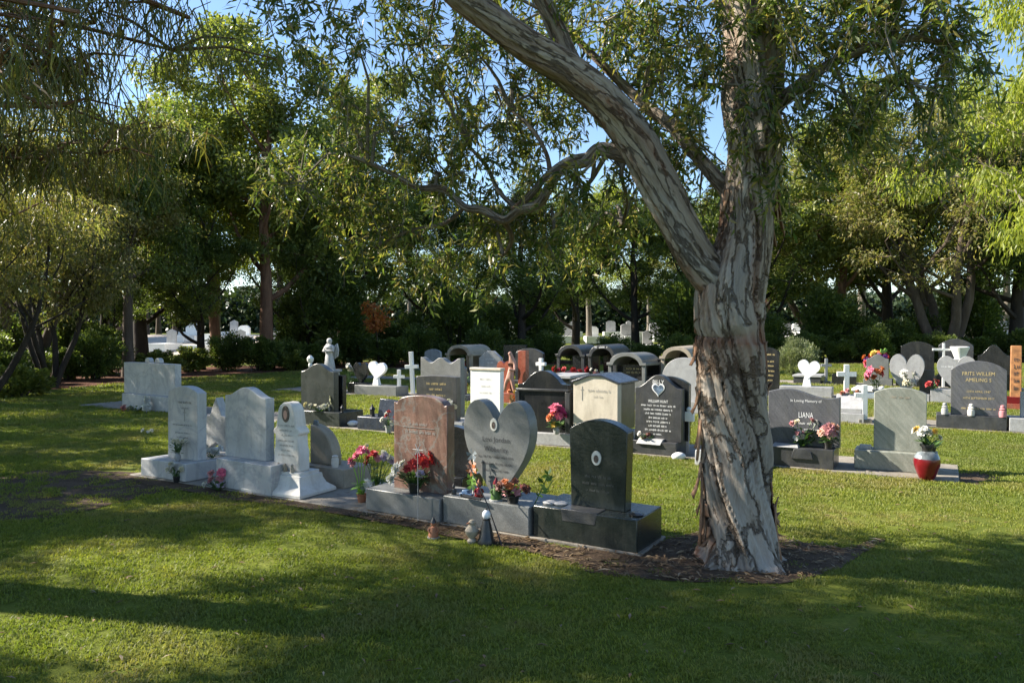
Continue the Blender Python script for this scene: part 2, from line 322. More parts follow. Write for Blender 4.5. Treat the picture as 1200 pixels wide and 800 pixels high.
M['lawn'] = groundmat('lawn', [(0.30, (0.07, 0.09, 0.016)), (0.55, (0.12, 0.145, 0.022)), (0.75, (0.17, 0.165, 0.045))], 1.1)
M['soil'] = groundmat('bare soil', [(0.3, (0.06, 0.042, 0.029)), (0.55, (0.115, 0.082, 0.057)), (0.75, (0.17, 0.125, 0.09))], 3, bump=0.9, bscale=40)
M['mulch'] = groundmat('bark mulch', [(0.3, (0.05, 0.022, 0.014)), (0.55, (0.12, 0.055, 0.035)), (0.75, (0.20, 0.12, 0.08))], 4, bump=0.9, bscale=30)
M['sand'] = groundmat('pale sand path', [(0.3, (0.36, 0.31, 0.26)), (0.7, (0.5, 0.45, 0.39))], 1.5)

# ------------------------------------------------------------------ the setting
random.seed(4); rng = np.random.default_rng(4)
def rise(y): t = min(1, max(0, (y - 40) / 17)); return 1.15 * t * t * (3 - 2 * t)
gy = [-300, -40, -5, 0, 10, 20, 30] + [40 + i for i in range(0, 18)] + [60, 70, 120, 700]; gx = [-700, -100, -40, -20, 0, 20, 40, 100, 700]
mb = MB(); mb.add([(x, y, rise(y)) for y in gy for x in gx], [(j * 9 + i, j * 9 + i + 1, (j + 1) * 9 + i + 1, (j + 1) * 9 + i) for j in range(len(gy) - 1) for i in range(8)])
g = mb.obj('ground', M['lawn'], smooth=60); g['kind'] = 'structure'
def blob(name, pts, z, mat, jag=0.12, sub=10, seed=0):
    "irregular flat patch through the given outline"
    r = random.Random(seed); out = []
    n = len(pts)
    for i in range(n):
        a, b = Vector(pts[i]), Vector(pts[(i + 1) % n])
        for k in range(sub):
            p = a.lerp(b, k / sub)
            q = mn.noise_vector(Vector((p.x * 1.7 + seed, p.y * 1.7, 0))) * jag + mn.noise_vector(Vector((p.x * 6, p.y * 6 + seed, 0))) * jag * 0.5
            out.append((p.x + q.x, p.y + q.y, z))
    me = MB(); me.add(out, [tuple(range(len(out)))]); o = me.obj(name, mat, smooth=0); o['kind'] = 'structure'; return out
def beam(name, row, s0, s1, y0, y1, h=0.035):
    p = ROWS[row]; o = MB().box(s0, s1, y0, y1, -0.05, h).obj(name, M['conc'], bevel=0.008)
    o.location = p; o.rotation_euler = (0, 0, ROW_A); o['kind'] = 'structure'; return o
def row_s(row, px): return (on_row(row, px) - ROWS[row]).dot(U)
beam('concrete_footing', 1, -6.22, -1.64, -0.02, 1.1, .02); beam('concrete_footing', 1, -1.64, 0.0, -0.02, 0.56, .022); beam('concrete_footing', 2, -15.5, row_s(2, 1126), -0.03, 1.15, .02)
beam('concrete_footing', 3, -16, 3.5, -0.03, 1.15, .02); beam('concrete_footing', 4, -18, 3.5, -0.03, 1.2, .02); beam('concrete_footing', 5, -20, 3, -0.03, 1.2, .02)
dirt_tree = blob('soil_or_shade', [(p.x, p.y) for p in [ground(*q) for q in [(600, 640), (690, 670), (800, 684), (920, 684), (990, 664), (1030, 630), (985, 640), (930, 632), (900, 618), (830, 622), (780, 632), (700, 640)]]], 0.006, M['soil'], 0.10, seed=3)
dirt_row = blob('soil_or_shade', [(p.x, p.y) for p in [ground(*q) for q in [(150, 560), (165, 567), (290, 588), (430, 609), (600, 643), (700, 666), (760, 664), (620, 632), (430, 600), (285, 575)]]], 0.010, M['soil'], 0.05, seed=8)
dirt_left = blob('soil_or_shade', [(p.x, p.y) for p in [ground(*q) for q in [(-40, 572), (30, 552), (110, 550), (165, 556), (190, 576), (120, 594), (60, 610), (-30, 612)]]], 0.005, M['soil'], 0.12, seed=5)
vase_shade = blob('soil_or_shade', [(p.x, p.y) for p in [ground(*q) for q in [(1118, 555), (1150, 552), (1175, 560), (1150, 569), (1120, 568)]]], 0.005, M['soil'], 0.06, seed=6)  # soil-coloured patch stands in for the vase's cast shadow on the grass
blob('mulch_bed', [(-40, 15), (-16, 17), (-13.2, 19.5), (-11.8, 24), (-9, 27.5), (-2, 32.5), (8, 35.5), (18, 36.8), (40, 37), (40, 39.8), (-6, 39.8), (-14, 33), (-40, 33)], 0.008, M['mulch'], 0.5, 16, 2)
def sheet(name, x0, x1, ys, lift, mat):
    m_ = MB(); m_.add([(x, y, rise(y) + lift) for y in ys for x in (x0, x1)], [(2 * j, 2 * j + 1, 2 * j + 3, 2 * j + 2) for j in range(len(ys) - 1)])
    o = m_.obj(name, mat, smooth=0); o['kind'] = 'structure'
sheet('path', -60, -11, [44 + i for i in range(14)] + [60, 70], 0.012, M['sand'])

# ------------------------------------------------------------------ headstone shapes: outlines (x, z), seen from the front
def p_rect(w, h): return [(-w / 2, 0), (w / 2, 0), (w / 2, h), (-w / 2, h)]
def p_curve(w, h, f, n=26, foot=1.0):
    "f(t), t in -1..1, gives the top line"
    return [(-w / 2 * foot, 0), (w / 2 * foot, 0)] + [(w / 2 * (1 - 2 * i / n), f(1 - 2 * i / n)) for i in range(n + 1)]
def p_arch(w, h, rise_, foot=1.0):
    R = (w * w / 4 + rise_ * rise_) / (2 * rise_)
    return p_curve(w, h, lambda t: h - R + math.sqrt(max(0, R * R - (t * w / 2) ** 2)), foot=foot)
def p_bell(w, h, rise_): return p_curve(w, h, lambda t: h - rise_ + rise_ * 0.5 * (1 + math.cos(math.pi * max(-1, min(1, t * 1.05)))))
def p_shoulder(w, h, rise_, sh=0.12):
    def f(t):
        a = abs(t)
        if a > 1 - sh: return h - rise_ + 0.012 * (a - 1 + sh) / sh
        q = a / (1 - sh); return h - rise_ + rise_ * math.sqrt(max(0, 1 - q ** 2.2)) * 0.98 + 0.0
    return p_curve(w, h, f, 36)
def p_gable(w, h, rise_): return [(-w / 2, 0), (w / 2, 0), (w / 2, h - rise_), (0, h), (-w / 2, h - rise_)]
def p_gable_flat(w, h, rise_): return [(-w / 2, 0), (w / 2, 0), (w / 2, h - rise_), (w * 0.14, h), (-w * 0.14, h), (-w / 2, h - rise_)]
def p_wave(w, h): return p_curve(w, h, lambda t: h - 0.05 + 0.045 * math.cos((t + 0.45) * 2.9) - 0.012 * t, 30)
def p_heart(w, h, cut=0.06, n=44, fat=1.0):
    pts = []
    for i in range(n):
        t = math.pi + 2 * math.pi * i / n
        x = 16 * abs(math.sin(t)) ** (3 / fat) * (1 if math.sin(t) > 0 else -1); z = 13 * math.cos(t) - 5 * math.cos(2 * t) - 2 * math.cos(3 * t) - math.cos(4 * t)
        pts.append((-x / 32 * w, max((z + 17) / 29 * (h + cut) - cut, 0)))
    out = []
    for p in pts:
        if not out or abs(p[0] - out[-1][0]) + abs(p[1] - out[-1][1]) > 1e-4: out.append(p)
    return out
def p_cross(w, h, t, arm): return [(-t / 2, 0), (t / 2, 0), (t / 2, arm - t / 2), (w / 2, arm - t / 2), (w / 2, arm + t / 2), (t / 2, arm + t / 2), (t / 2, h), (-t / 2, h), (-t / 2, arm + t / 2), (-w / 2, arm + t / 2), (-w / 2, arm - t / 2), (-t / 2, arm - t / 2)]
def p_star(r, k=0.5, n=5, cut=None):
    pts = []
    for i in range(2 * n):
        a = -math.pi / 2 + math.pi / n + math.pi * i / n; q = r if i % 2 == 0 else r * k
        pts.append((q * math.cos(a), q * math.sin(a)))
    zmin = min(z for _, z in pts); return [(x, z - zmin) for x, z in pts]
def p_gothic(w, h):
    half = [(0.50, 0), (0.50, 0.30), (0.46, 0.34), (0.44, 0.52), (0.53, 0.55), (0.50, 0.60), (0.40, 0.64), (0.36, 0.76), (0.33, 0.86), (0.24, 0.95), (0.10, 0.995)]
    r = [(x * w, z * h) for x, z in half]; return [(-r[0][0], 0)] + r + [(-x, z) for x, z in r[::-1][:-1]]
def p_quarter(w, h, low): return [(-w / 2, 0), (w / 2, 0)] + [(-w / 2 + w * math.cos(a), low + (h - low) * math.sin(a)) for a in [math.pi / 2 * i / 14 for i in range(15)]]

def text_part(parent, lines, mat, y, name='inscription'):
    "lines: (text or None, x, z, size, width); None = letters too worn to read, shown as rows of small strokes"
    V, F = [], []
    r = random.Random(int(abs(y) * 1000) + len(lines) * 7 + int(lines[0][2] * 1e4))
    for body, x, z, size, wd in lines:
        if body:
            cu = bpy.data.curves.new('t', 'FONT'); cu.body = body; cu.size = size * 1.4; cu.align_x = 'CENTER'; cu.resolution_u = 2
            ob = bpy.data.objects.new('t', cu); me = bpy.data.meshes.new_from_object(ob)
            vs = np.array([v.co[:] for v in me.vertices]); sx = 1.0
            if len(vs) and wd: sx = wd / max(1e-6, vs[:, 0].max() - vs[:, 0].min())
            o = len(V); V += [(x + a * sx, y, z - size / 2 + b) for a, b, _ in vs]; F += [tuple(i + o for i in p.vertices) for p in me.polygons]
            bpy.data.objects.remove(ob); bpy.data.curves.remove(cu); bpy.data.meshes.remove(me)
        else:
            c = x - wd / 2; left = r.randint(2, 6)
            while c < x + wd / 2:
                if left == 0: c += size * 0.55; left = r.randint(2, 7); continue
                cw = size * r.uniform(0.42, 0.62); left -= 1
                def q(a, b, d, e):
                    o = len(V); V.extend([(a, y, d), (b, y, d), (b, y, e), (a, y, e)]); F.append((o, o + 1, o + 2, o + 3))
                lo, hi = z - size / 2, z + size / 2 * r.choice([0.45, 0.5, 1.0])
                q(c, c + cw * 0.26, lo, hi)
                k = r.random()
                if k < 0.75: q(c + cw * 0.62, c + cw * 0.84, lo, z + size * 0.2)
                if k > 0.3: b = r.choice([lo, z - size * 0.06, z + size * 0.14]); q(c + cw * 0.26, c + cw * 0.62, b, b + size * 0.2)
                c += cw * 1.1
    me = bpy.data.meshes.new(name); me.from_pydata(V, [], F); me.update(); me.materials.append(mat)
    o = bpy.data.objects.new(name, me); col.objects.link(o); o.parent = parent; o['kind'] = 'stuff'; return o

class Mon:
    "a monument standing in a row; local x runs along the row, y to its back, z up"
    def __init__(s, row, px0, px1, label, name='headstone', cat='headstone', setback=0.0, group=None, z0=0.021, rz=0.0):
        a, b = on_row(row, px0, setback), on_row(row, px1, setback)
        s.row, s.setback, s.w = row, setback, (b - a).length
        s.o = (a + b) / 2; s.o.z = z0; s.Y = s.o.y; s.z0 = z0
        s.e = empty(name, s.o, ROW_A + rz, label, cat, group); q_ = random.Random(label); s.e.rotation_euler = (math.radians(q_.uniform(-.9, .9)), math.radians(q_.uniform(-.7, .7)), ROW_A + rz + math.radians(q_.uniform(-2, 2)))
    def lx(s, px, v=0.0):
        "local x of a photo column on the plane v behind the front line"
        return (on_row(s.row, px, s.setback + v) - s.o).dot(U)
    def lz(s, py, v=0.0, x=0.0): return z_at(py, (s.o + U * x + B * v).y) - s.z0
    def part(s, mb, name, mat, bevel=0.006, smooth=40, parent=None): return mb.obj(name, M[mat], parent or s.e, bevel, smooth)
    def base(s, h, d=0.5, mat='grey', x0=None, x1=None, name='base', y0=0.0, z=0.0, slope=None):
        x0 = -s.w / 2 if x0 is None else x0; x1 = s.w / 2 if x1 is None else x1
        s.bh = z + h
        return s.part(MB().box(x0, x1, y0, y0 + d, z, z + h), name, mat, 0.008)
    def slab(s, prof, x, z, y, th, mat, name='stone', lean=0.0, bevel=0.006):
        Mx = Matrix.Translation((x, y, z)) @ Matrix.Rotation(lean, 4, 'X')
        p = s.part(MB().prism(prof, 0, th, Mx), name, mat, bevel); s.ps = p; s.fy = y; s.fz = z; s.fx = x; return p
    def text(s, lines, mat, lean=0.0):
        t = text_part(s.e, [(b, x, z, sz, wd) for b, x, z, sz, wd in lines], M[mat], -0.0035)
        t.location = (s.fx, s.fy, s.fz); t.rotation_euler = (lean, 0, 0); return t
    def oval(s, x, z, rx, rz_, mat='porcelain', name='portrait', inner='photo'):
        pr = [(rx * math.cos(a), rz_ * math.sin(a)) for a in [2 * math.pi * i / 20 for i in range(20)]]
        o = s.part(MB().prism(pr, -0.008, 0.004), name, mat, 0.002); o.location = (s.fx + x, s.fy, s.fz + z)
        if inner:
            q = MB().prism([(a * 0.5, b * 0.55 - 0.1 * rz_) for a, b in pr], -0.0105, -0.008).obj('picture', M[inner], o)
        return o

# ------------------------------------------------------------------ flowers
def flower_mesh(r, mat, seed, spiky=False):
    rr = random.Random(seed); mb = MB()
    for ring, (n, rad, up) in enumerate(((5, 0.35, 0.55), (7, 0.75, 0.30), (9, 1.0, 0.0))):
        for k in range(n):
            a = 2 * math.pi * (k + 0.5 * ring + rr.uniform(-.2, .2)) / n; R = r * rad * rr.uniform(0.85, 1.1); wd = r * (0.16 if spiky else 0.36)
            d = Vector((math.cos(a), math.sin(a), 0)); t = Vector((-d.y, d.x, 0))
            z0, z1 = r * (0.05 + up * 0.2), r * (up + rr.uniform(-.1, .15))
            p = [Vector((0, 0, z0)), d * R * 0.6 + t * wd + Vector((0, 0, z1 * 0.8 + r * 0.06)), d * R + Vector((0, 0, z1 + rr.uniform(-.15, .1) * r)), d * R * 0.6 - t * wd + Vector((0, 0, z1 * 0.8 + r * 0.06))]
            mb.add(p, [(0, 1, 2, 3)])
    mb.ball((0, 0, r * 0.12), r * 0.28, 7, 4)
    me = bpy.data.meshes.new('flower'); me.from_pydata(mb.v, [], mb.f); me.update(); me.materials.append(mat); return me
_fm = {}
def bouquet(loc, label, blooms, foliage=14, spread=0.10, height=0.2, vase=None, leafy='stemgreen', rz=0.0, cat='flowers', name='flower_bouquet', seed=0, leaf=0.07, spiky=False):
    "blooms: (colour, dx, dy, dz, radius)"
    r = random.Random(seed + len(blooms) * 13 + int(abs(loc[0]) * 100)); e = empty(name, loc, rz, label, cat)
    hz = 0.0
    if vase:
        kind, vr, vh, vm = vase; hz = vh * 0.85
        prof = {'pot': [(vr * 0.7, 0), (vr * 0.95, vh * 0.85), (vr * 1.05, vh * 0.86), (vr * 1.05, vh), (vr * 0.9, vh), (vr * 0.85, vh * 0.8)],
                'vase': [(vr * 0.6, 0), (vr * 0.9, vh * 0.3), (vr, vh * 0.55), (vr * 0.6, vh * 0.85), (vr * 0.75, vh), (vr * 0.6, vh * 0.98)],
                'box': None}[kind]
        (MB().lathe(prof, seg=14) if prof else MB().box(-vr, vr, -vr, vr, 0, vh)).obj('vase', M[vm], e, 0.003)
    mb = MB()
    for c, dx, dy, dz, rad in blooms:
        mb.tube([(dx * 0.15, dy * 0.15, hz * 0.3), (dx * 0.5, dy * 0.5, hz + (dz - hz) * 0.5), (dx, dy, dz)], 0.004, 4)
    for k in range(foliage):
        a = r.uniform(0, 6.28); q = spread * r.uniform(0.3, 1.15); z0 = hz + (height - hz) * r.uniform(0.0, 0.8)
        p = Vector((q * 0.5 * math.cos(a), q * 0.5 * math.sin(a), z0)); d = Vector((math.cos(a), math.sin(a), r.uniform(-.2, .9))).normalized() * leaf * r.uniform(.7, 1.3)
        t = d.cross(Vector((0, 0, 1))).normalized() * leaf * 0.24
        mb.add([p, p + d * 0.5 + t, p + d, p + d * 0.5 - t], [(0, 1, 2, 3)])
        mb.tube([(0, 0, hz * 0.4), p], 0.003, 3, False)
    me = bpy.data.meshes.new('foliage'); me.from_pydata(mb.v, [], mb.f); me.update(); me.materials.append(M[leafy]); fo = bpy.data.objects.new('foliage', me); col.objects.link(fo); fo.parent = e
    for i, (c, dx, dy, dz, rad) in enumerate(blooms):
        key = (c, i % 3, spiky)
        if key not in _fm: _fm[key] = flower_mesh(1.0, M['f_' + c], i * 7 + 1, spiky)
        f = bpy.data.objects.new('flower', _fm[key]); col.objects.link(f); f.parent = e; f.location = (dx, dy, dz); f.scale = (rad,) * 3
        n = Vector((dx + r.uniform(-.03, .03), dy - 0.05 + r.uniform(-.03, .03), 0.07)); f.rotation_euler = n.to_track_quat('Z', 'Y').to_euler()
    return e
def blooms(n, cols, sx, sy, z0, z1, r, seed):
    q = random.Random(seed); return [(q.choice(cols), q.uniform(-sx, sx), q.uniform(-sy, sy), q.uniform(z0, z1), r * q.uniform(0.8, 1.2)) for _ in range(n)]
def W(m, x, y, z): p = m.o + U * x + B * y; return Vector((p.x, p.y, m.z0 + z))
# ---- row 1 (nearest)
def std(row, b0, b1, byt, s0, s1, syt, label, prof, mat, bmat, d=0.5, sv=0.16, th=0.12, rise_px=None, setback=0.0, foot=None, lean=0.0, base_h=None):
    "base between columns b0..b1 with its front top edge at byt (at mid), stone s0..s1 with its top at syt"
    m = Mon(row, b0, b1, label, setback=setback)
    h = base_h if base_h else max(0.06, m.lz(byt)); m.base(h, d, bmat)
    x0, x1 = m.lx(s0, sv), m.lx(s1, sv); xc = (x0 + x1) / 2; m.sw = x1 - x0; m.sh = m.lz(syt, sv, xc) - h
    m.slab(prof(m.sw, m.sh), xc, h, sv, th, mat, lean=lean)
    return m
n6 = std(1, 624, 748, 600, 668, 733, 492, 'dark green black granite headstone nearest the big tree, arched top and small white oval', lambda w_, h_: p_arch(w_ * 1.06, h_, 0.085, 0.93), 'green_black', 'green_black', 0.52, 0.17, 0.13)
n6.oval(-0.01, n6.sh * 0.57, 0.042, 0.058)
n6.text([(None, 0, n6.sh * 0.36, 0.022, 0.22), (None, 0, n6.sh * 0.28, 0.022, 0.26), (None, 0, n6.sh * 0.2, 0.018, 0.2)], 'faintdark')
n6.part(MB().box(-0.18, 0.10, -0.004, 0.15, n6.bh - 0.09, n6.bh + 0.006, (-0.20, 0.12, 0.0, 0.16)), 'plaque', 'charcoal', 0.004)
for x in (-0.36, -0.27): n6.part(MB().lathe([(0.055, 0), (0.06, 0.012), (0.045, 0.02)], (x, 0.12 + 0.2 * (x + .36), n6.bh), 14), 'vase_lid', 'lgrey', 0)
n6.part(MB().lathe([(0.055, 0), (0.06, 0.012), (0.03, 0.025)], (0.39, 0.13, n6.bh), 14), 'vase_lid', 'black', 0)
n5 = std(1, 518, 621, 587, 543, 622, 469, 'grey granite headstone shaped as a large heart, beside the dark arched headstone', lambda w_, h_: p_heart(w_, h_, 0.07, fat=1.25), 'grey', 'grey', 0.5, 0.16, 0.13)
n5.text([('Levi Jordan', 0, n5.sh * 0.60, 0.045, 0.27), ('Wibberley', 0, n5.sh * 0.50, 0.045, 0.24), (None, 0, n5.sh * 0.42, 0.022, 0.36), (None, 0, n5.sh * 0.35, 0.022, 0.30), (None, 0, n5.sh * 0.28, 0.02, 0.24), (None, 0, n5.sh * 0.21, 0.02, 0.15)], 'ink')
n5.oval(-0.02, n5.sh * 0.75, 0.036, 0.055)
n4 = std(1, 427, 516, 578, 460, 524, 463, 'brown granite headstone with shouldered arch top and red flowers in front', lambda w_, h_: p_shoulder(w_, h_, 0.085), 'brown', 'grey', 0.52, 0.16, 0.11)
n4.text([(None, -0.02, n4.sh * 0.70, 0.028, 0.22), (None, 0.0, n4.sh * 0.62, 0.03, 0.34)], 'faint')
n4.part(MB().box(-0.2, 0.16, -0.002, 0.0, n4.sh * 0.66, n4.sh * 0.664), 'engraved_line', 'faint', 0).location = (n4.fx, n4.fy - 0.003, n4.fz)
m = Mon(1, 527, 541, 'plain black granite headstone back showing behind the brown one', setback=0.85); m.base(0.2, 0.4, 'black'); m.slab(p_arch(0.5, 0.5, 0.06), -0.12, 0.2, 0.08, 0.11, 'black')
n3 = Mon(1, 282, 350, 'small white cast memorial with gothic top, oval picture niche and moulded plinth')
prof = [(0, 0), (0, 0.03), (0.02, 0.05), (0.07, 0.09), (0.095, 0.15), (0.10, 0.19), (0.12, 0.195), (0.12, 0.225)]
mb = MB(); vs, fs = [], []; W2 = n3.w / 2; D3 = 0.52
for ins, z in prof: vs += [(-W2 + ins, ins, z), (W2 - ins, ins, z), (W2 - ins, D3 - ins, z), (-W2 + ins, D3 - ins, z)]
for i in range(len(prof) - 1):
    for k in range(4): fs.append((i * 4 + k, i * 4 + (k + 1) % 4, i * 4 + 4 + (k + 1) % 4, i * 4 + 4 + k))
fs += [(3, 2, 1, 0), tuple((len(prof) - 1) * 4 + k for k in range(4))]; mb.add(vs, fs)
n3.part(mb, 'plinth', 'cast', 0.004)
x0, x1 = n3.lx(322, .18), n3.lx(351, .18); h3 = n3.lz(471, .2, (x0 + x1) / 2) - 0.225
n3.slab(p_gothic((x1 - x0) * 1.0, h3), (x0 + x1) / 2, 0.225, 0.17, 0.15, 'cast', bevel=0.012)
n3.oval(0, h3 * 0.83, 0.05, 0.085, 'photo', 'picture_niche', 'f_peach')
n3.text([(None, 0, h3 * f, 0.02, 0.22 - 0.04 * (i % 3)) for i, f in enumerate((0.66, 0.59, 0.52, 0.44, 0.37, 0.30, 0.23))], 'faint')
for x in (-0.07, 0.02, 0.12): n3.part(MB().lathe([(0.018, 0), (0.022, 0.03), (0.012, 0.055), (0.016, 0.07), (0.004, 0.085)], (n3.fx + x, 0.13, 0.225), 8), 'ornament', 'tan', 0)
m = Mon(1, 362, 398, 'tan stone memorial with a curved sloping edge behind the gothic white one', setback=0.62); m.base(0.2, 0.42, 'tan', -0.35, 0.28)
m.slab(p_quarter(0.34, 0.42, 0.06), -0.15, 0.2, 0.1, 0.14, 'tan', bevel=0.012)
m.part(MB().lathe([(0.035, 0), (0.042, 0.04), (0.04, 0.09), (0.03, 0.1), (0.036, 0.12), (0.015, 0.13)], (0.09, 0.06, 0.2), 12), 'jar', 'cast', 0)
m.part(MB().prism(p_heart(0.07, 0.07), 0, 0.02, Matrix.Translation((-0.27, 0.13, 0.6))), 'blue_ornament', 'paleglaze', 0.004)
n2 = std(1, 251, 318, 541, 261, 311, 454, 'white marble headstone with curved bell shaped top, no visible lettering', lambda w_, h_: p_bell(w_, h_, 0.10), 'marble', 'marble', 0.5, 0.15, 0.11)
n1 = std(1, 163, 217, 540, 195, 230.5, 452, 'white marble headstone with rounded top and lettering, leftmost of the near row', lambda w_, h_: p_arch(w_, h_, 0.075), 'marble', 'marble', 0.5, 0.2, 0.12)
n1.text([(None, 0.04, n1.sh * 0.78, 0.026, 0.24), (None, 0.05, n1.sh * 0.70, 0.018, 0.12), (None, 0, n1.sh * 0.47, 0.018, 0.34), (None, 0, n1.sh * 0.36, 0.018, 0.25), (None, 0, n1.sh * 0.30, 0.018, 0.2)], 'faintdark')
n1.part(MB().prism(p_cross(0.06, 0.14, 0.008, 0.10), -0.003, 0.0), 'engraved_cross', 'faint', 0).location = (n1.fx + 0.04, n1.fy, n1.fz + n1.sh * 0.52)
m = Mon(1, 235, 262, 'grey marble star shaped headstone standing behind the leftmost white one', setback=0.62); m.base(0.2, 0.42, 'marble', -0.4, 0.25); m.slab(p_star(0.36), -0.08, 0.2, 0.1, 0.11, 'marble')
# things on and by row 1
bouquet(W(n1, n1.fx + 0.07, 0.09, n1.bh), 'small dark green posy with cream flowers on the leftmost white headstone base', blooms(7, ['cream', 'white'], .06, .04, .14, .24, .03, 3), 30, 0.11, 0.24, ('vase', 0.035, 0.1, 'lgrey'))
bouquet(ground(207, 566), 'pale cream flower bunch standing on the ground before the leftmost white headstone', blooms(8, ['cream', 'white', 'cream'], .09, .05, .12, .22, .035, 5), 16, 0.10, 0.2, ('pot', 0.04, 0.08, 'blackpot'))
bouquet(ground(256, 574), 'pink and white artificial flowers lying low on the ground between white headstones', blooms(6, ['pink', 'rose'], .1, .05, .10, .2, .05, 9) + blooms(5, ['white', 'rose', 'lilac'], .16, .05, .06, .12, .045, 11), 22, 0.16, 0.12, leaf=0.09)
bouquet(W(n1, 0.30, 0.42, n1.bh), 'white flower cluster tucked beside the star shaped headstone', blooms(7, ['white'], .10, .05, .05, .12, .045, 12), 10, 0.1, 0.1)
bouquet(ground(424, 590), 'tall pink roses with lime green leaves beside the brown headstone', [('pink', -.10, 0, .42, .055), ('pink', -.05, .02, .47, .06), ('pink', .0, 0, .52, .065), ('pink', .04, .03, .50, .05), ('rose', -.08, -.02, .39, .045), ('cream', .05, 0, .57, .03), ('white', .06, -.03, .2, .06)], 10, 0.08, 0.25, ('pot', 0.05, 0.1, 'terracotta'), 'limegreen', leaf=0.13)
bouquet(ground(441, 586), 'red and lilac white bouquet with dark stems left of the brown headstone', [('red', -.08, 0, .42, .06), ('red', -.03, 0, .46, .06), ('red', -.10, .03, .36, .055), ('rose', .02, -.02, .42, .05), ('lilac', .08, 0, .43, .06), ('white', .13, 0, .41, .06), ('white', .07, .03, .46, .05), ('lilac', .16, 0, .39, .045)], 26, 0.1, 0.4, ('pot', 0.045, 0.1, 'blackpot'))
bouquet(W(n4, 0.08, 0.08, n4.bh), 'big bright red flower bunch with white chrysanthemums before the brown headstone', [('red', .0, -.02, .26, .07), ('red', .09, -.02, .28, .07), ('red', .17, 0, .30, .07), ('red', .05, .02, .32, .06), ('red', .24, 0, .26, .065), ('red', .14, .02, .34, .06), ('red', -.05, 0, .22, .06), ('white', -.16, -.02, .22, .07), ('white', -.20, 0, .13, .07), ('white', -.11, .02, .25, .06), ('lilac', .06, -.05, .18, .05), ('red', .27, .02, .30, .05)], 90, 0.2, 0.2, ('pot', 0.06, 0.1, 'blackpot'), leaf=0.08)
e = empty('wire_cross', W(n4, 0.22, -0.05, 0.0), ROW_A, 'thin white stake with small snowflake top in the red flowers', 'stake')
mb = MB()
for k in range(3): a = k * math.pi / 3; mb.tube([(-.055 * math.cos(a), 0, .62 - .055 * math.sin(a)), (.055 * math.cos(a), 0, .62 + .055 * math.sin(a))], 0.004, 5)
mb.obj('snowflake', M['lgrey'], e); MB().tube([(0, 0, -0.03), (0, 0, .6)], 0.003, 6).obj('stem', M['lgrey'], e)
bouquet(W(n5, 0.24, 0.06, n5.bh), 'rust brown dried flower bunch at the right foot of the grey heart headstone', blooms(16, ['rust', 'rust', 'orange', 'rose'], .13, .05, .06, .19, .045, 21), 24, 0.13, 0.14, ('pot', 0.06, 0.07, 'blackpot'))
e = empty('leafy_sprig', W(n5, 0.42, 0.1, n5.bh), ROW_A, 'dark green leafy plastic sprig leaning right of the grey heart headstone', 'sprig')
mb = MB(); mb.tube([(0, 0, 0), (.05, 0, .1), (.10, 0, .2), (.13, 0, .27)], 0.005, 5); mb.tube([(.05, 0, .1), (.12, 0, .14), (.17, 0, .22)], 0.004, 5)
mb.obj('stem', M['stemgreen'], e); mb = MB(); rr = random.Random(5)
for k in range(16):
    t = rr.random(); p = Vector((.03 + .12 * t, rr.uniform(-.02, .02), .06 + .22 * t)); d = Vector((rr.uniform(-1, 1), rr.uniform(-.6, .6), rr.uniform(-.2, .8))).normalized() * .075; s_ = d.cross(Vector((0, 1, 0.3))).normalized() * .017
    mb.add([p, p + d * .5 + s_, p + d, p + d * .5 - s_], [(0, 1, 2, 3)])
mb.obj('leaf', M['stemgreen'], e, 0, 0)
# little garden ornaments round the heart headstone
def gnome(loc, label, coat, hat, skin='peach', h=0.2, rz=0.0):
    e = empty('garden_figurine', loc, rz, label, 'figurine'); k = h / 0.2
    MB().lathe([(.045 * k, 0), (.05 * k, .02 * k), (.042 * k, .07 * k), (.03 * k, .105 * k), (.012 * k, .115 * k), (.024 * k, .13 * k), (.026 * k, .145 * k), (.018 * k, .16 * k)], seg=12).obj('body', M[coat], e)
    MB().lathe([(.029 * k, .148 * k), (.024 * k, .165 * k), (.01 * k, .19 * k), (.002 * k, .21 * k)], seg=12).obj('hat', M[hat], e)
    for sx in (-1, 1): MB().tube([(sx * .03 * k, -.005, .1 * k), (sx * .048 * k, -.015, .075 * k), (sx * .03 * k, -.035 * k, .06 * k)], [.012 * k, .011 * k, .008 * k], 6).obj('arm', M[coat], e)
    MB().lathe([(.06 * k, -.005), (.06 * k, .012 * k), (.05 * k, .014 * k)], seg=12).obj('stand', M['lgrey'], e)
    return e
gnome(ground(508, 630), 'tiny figurine with reddish body and dark cap standing on soil before the bases', 'terracotta', 'blackpot', h=0.17)
gnome(W(n5, -0.36, 0.07, n5.bh), 'small black figurine at the left end of the heart headstone base', 'blackpot', 'blackpot', h=0.10)
gnome(W(n5, -0.10, 0.07, n5.bh), 'small figurine with dark red coat before the heart headstone', 'crimson', 'terracotta', h=0.16)
gnome(W(n5, 0.07, 0.07, n5.bh), 'small figurine with green coat and red cap before the heart headstone', 'stemgreen', 'crimson', h=0.19)
e = empty('toy_car', W(n5, -0.22, 0.06, n5.bh), ROW_A, 'small blue toy ornament on the heart headstone base', 'toy')
MB().prism([(-.06, 0.012), (.06, 0.012), (.062, .03), (.03, .035), (.015, .06), (-.03, .06), (-.04, .035), (-.062, .032)], -.025, .025).obj('body', plain('blue enamel', (0.10, 0.17, 0.30), .25), e, .004)
for sx in (-.035, .035):
    for sy in (-.028, .02): MB().prism([(.014 * math.cos(a), .014 + .014 * math.sin(a)) for a in [k * .63 for k in range(10)]], sy, sy + .008, Matrix.Translation((sx, 0, 0))).obj('wheel', M['blackpot'], e)
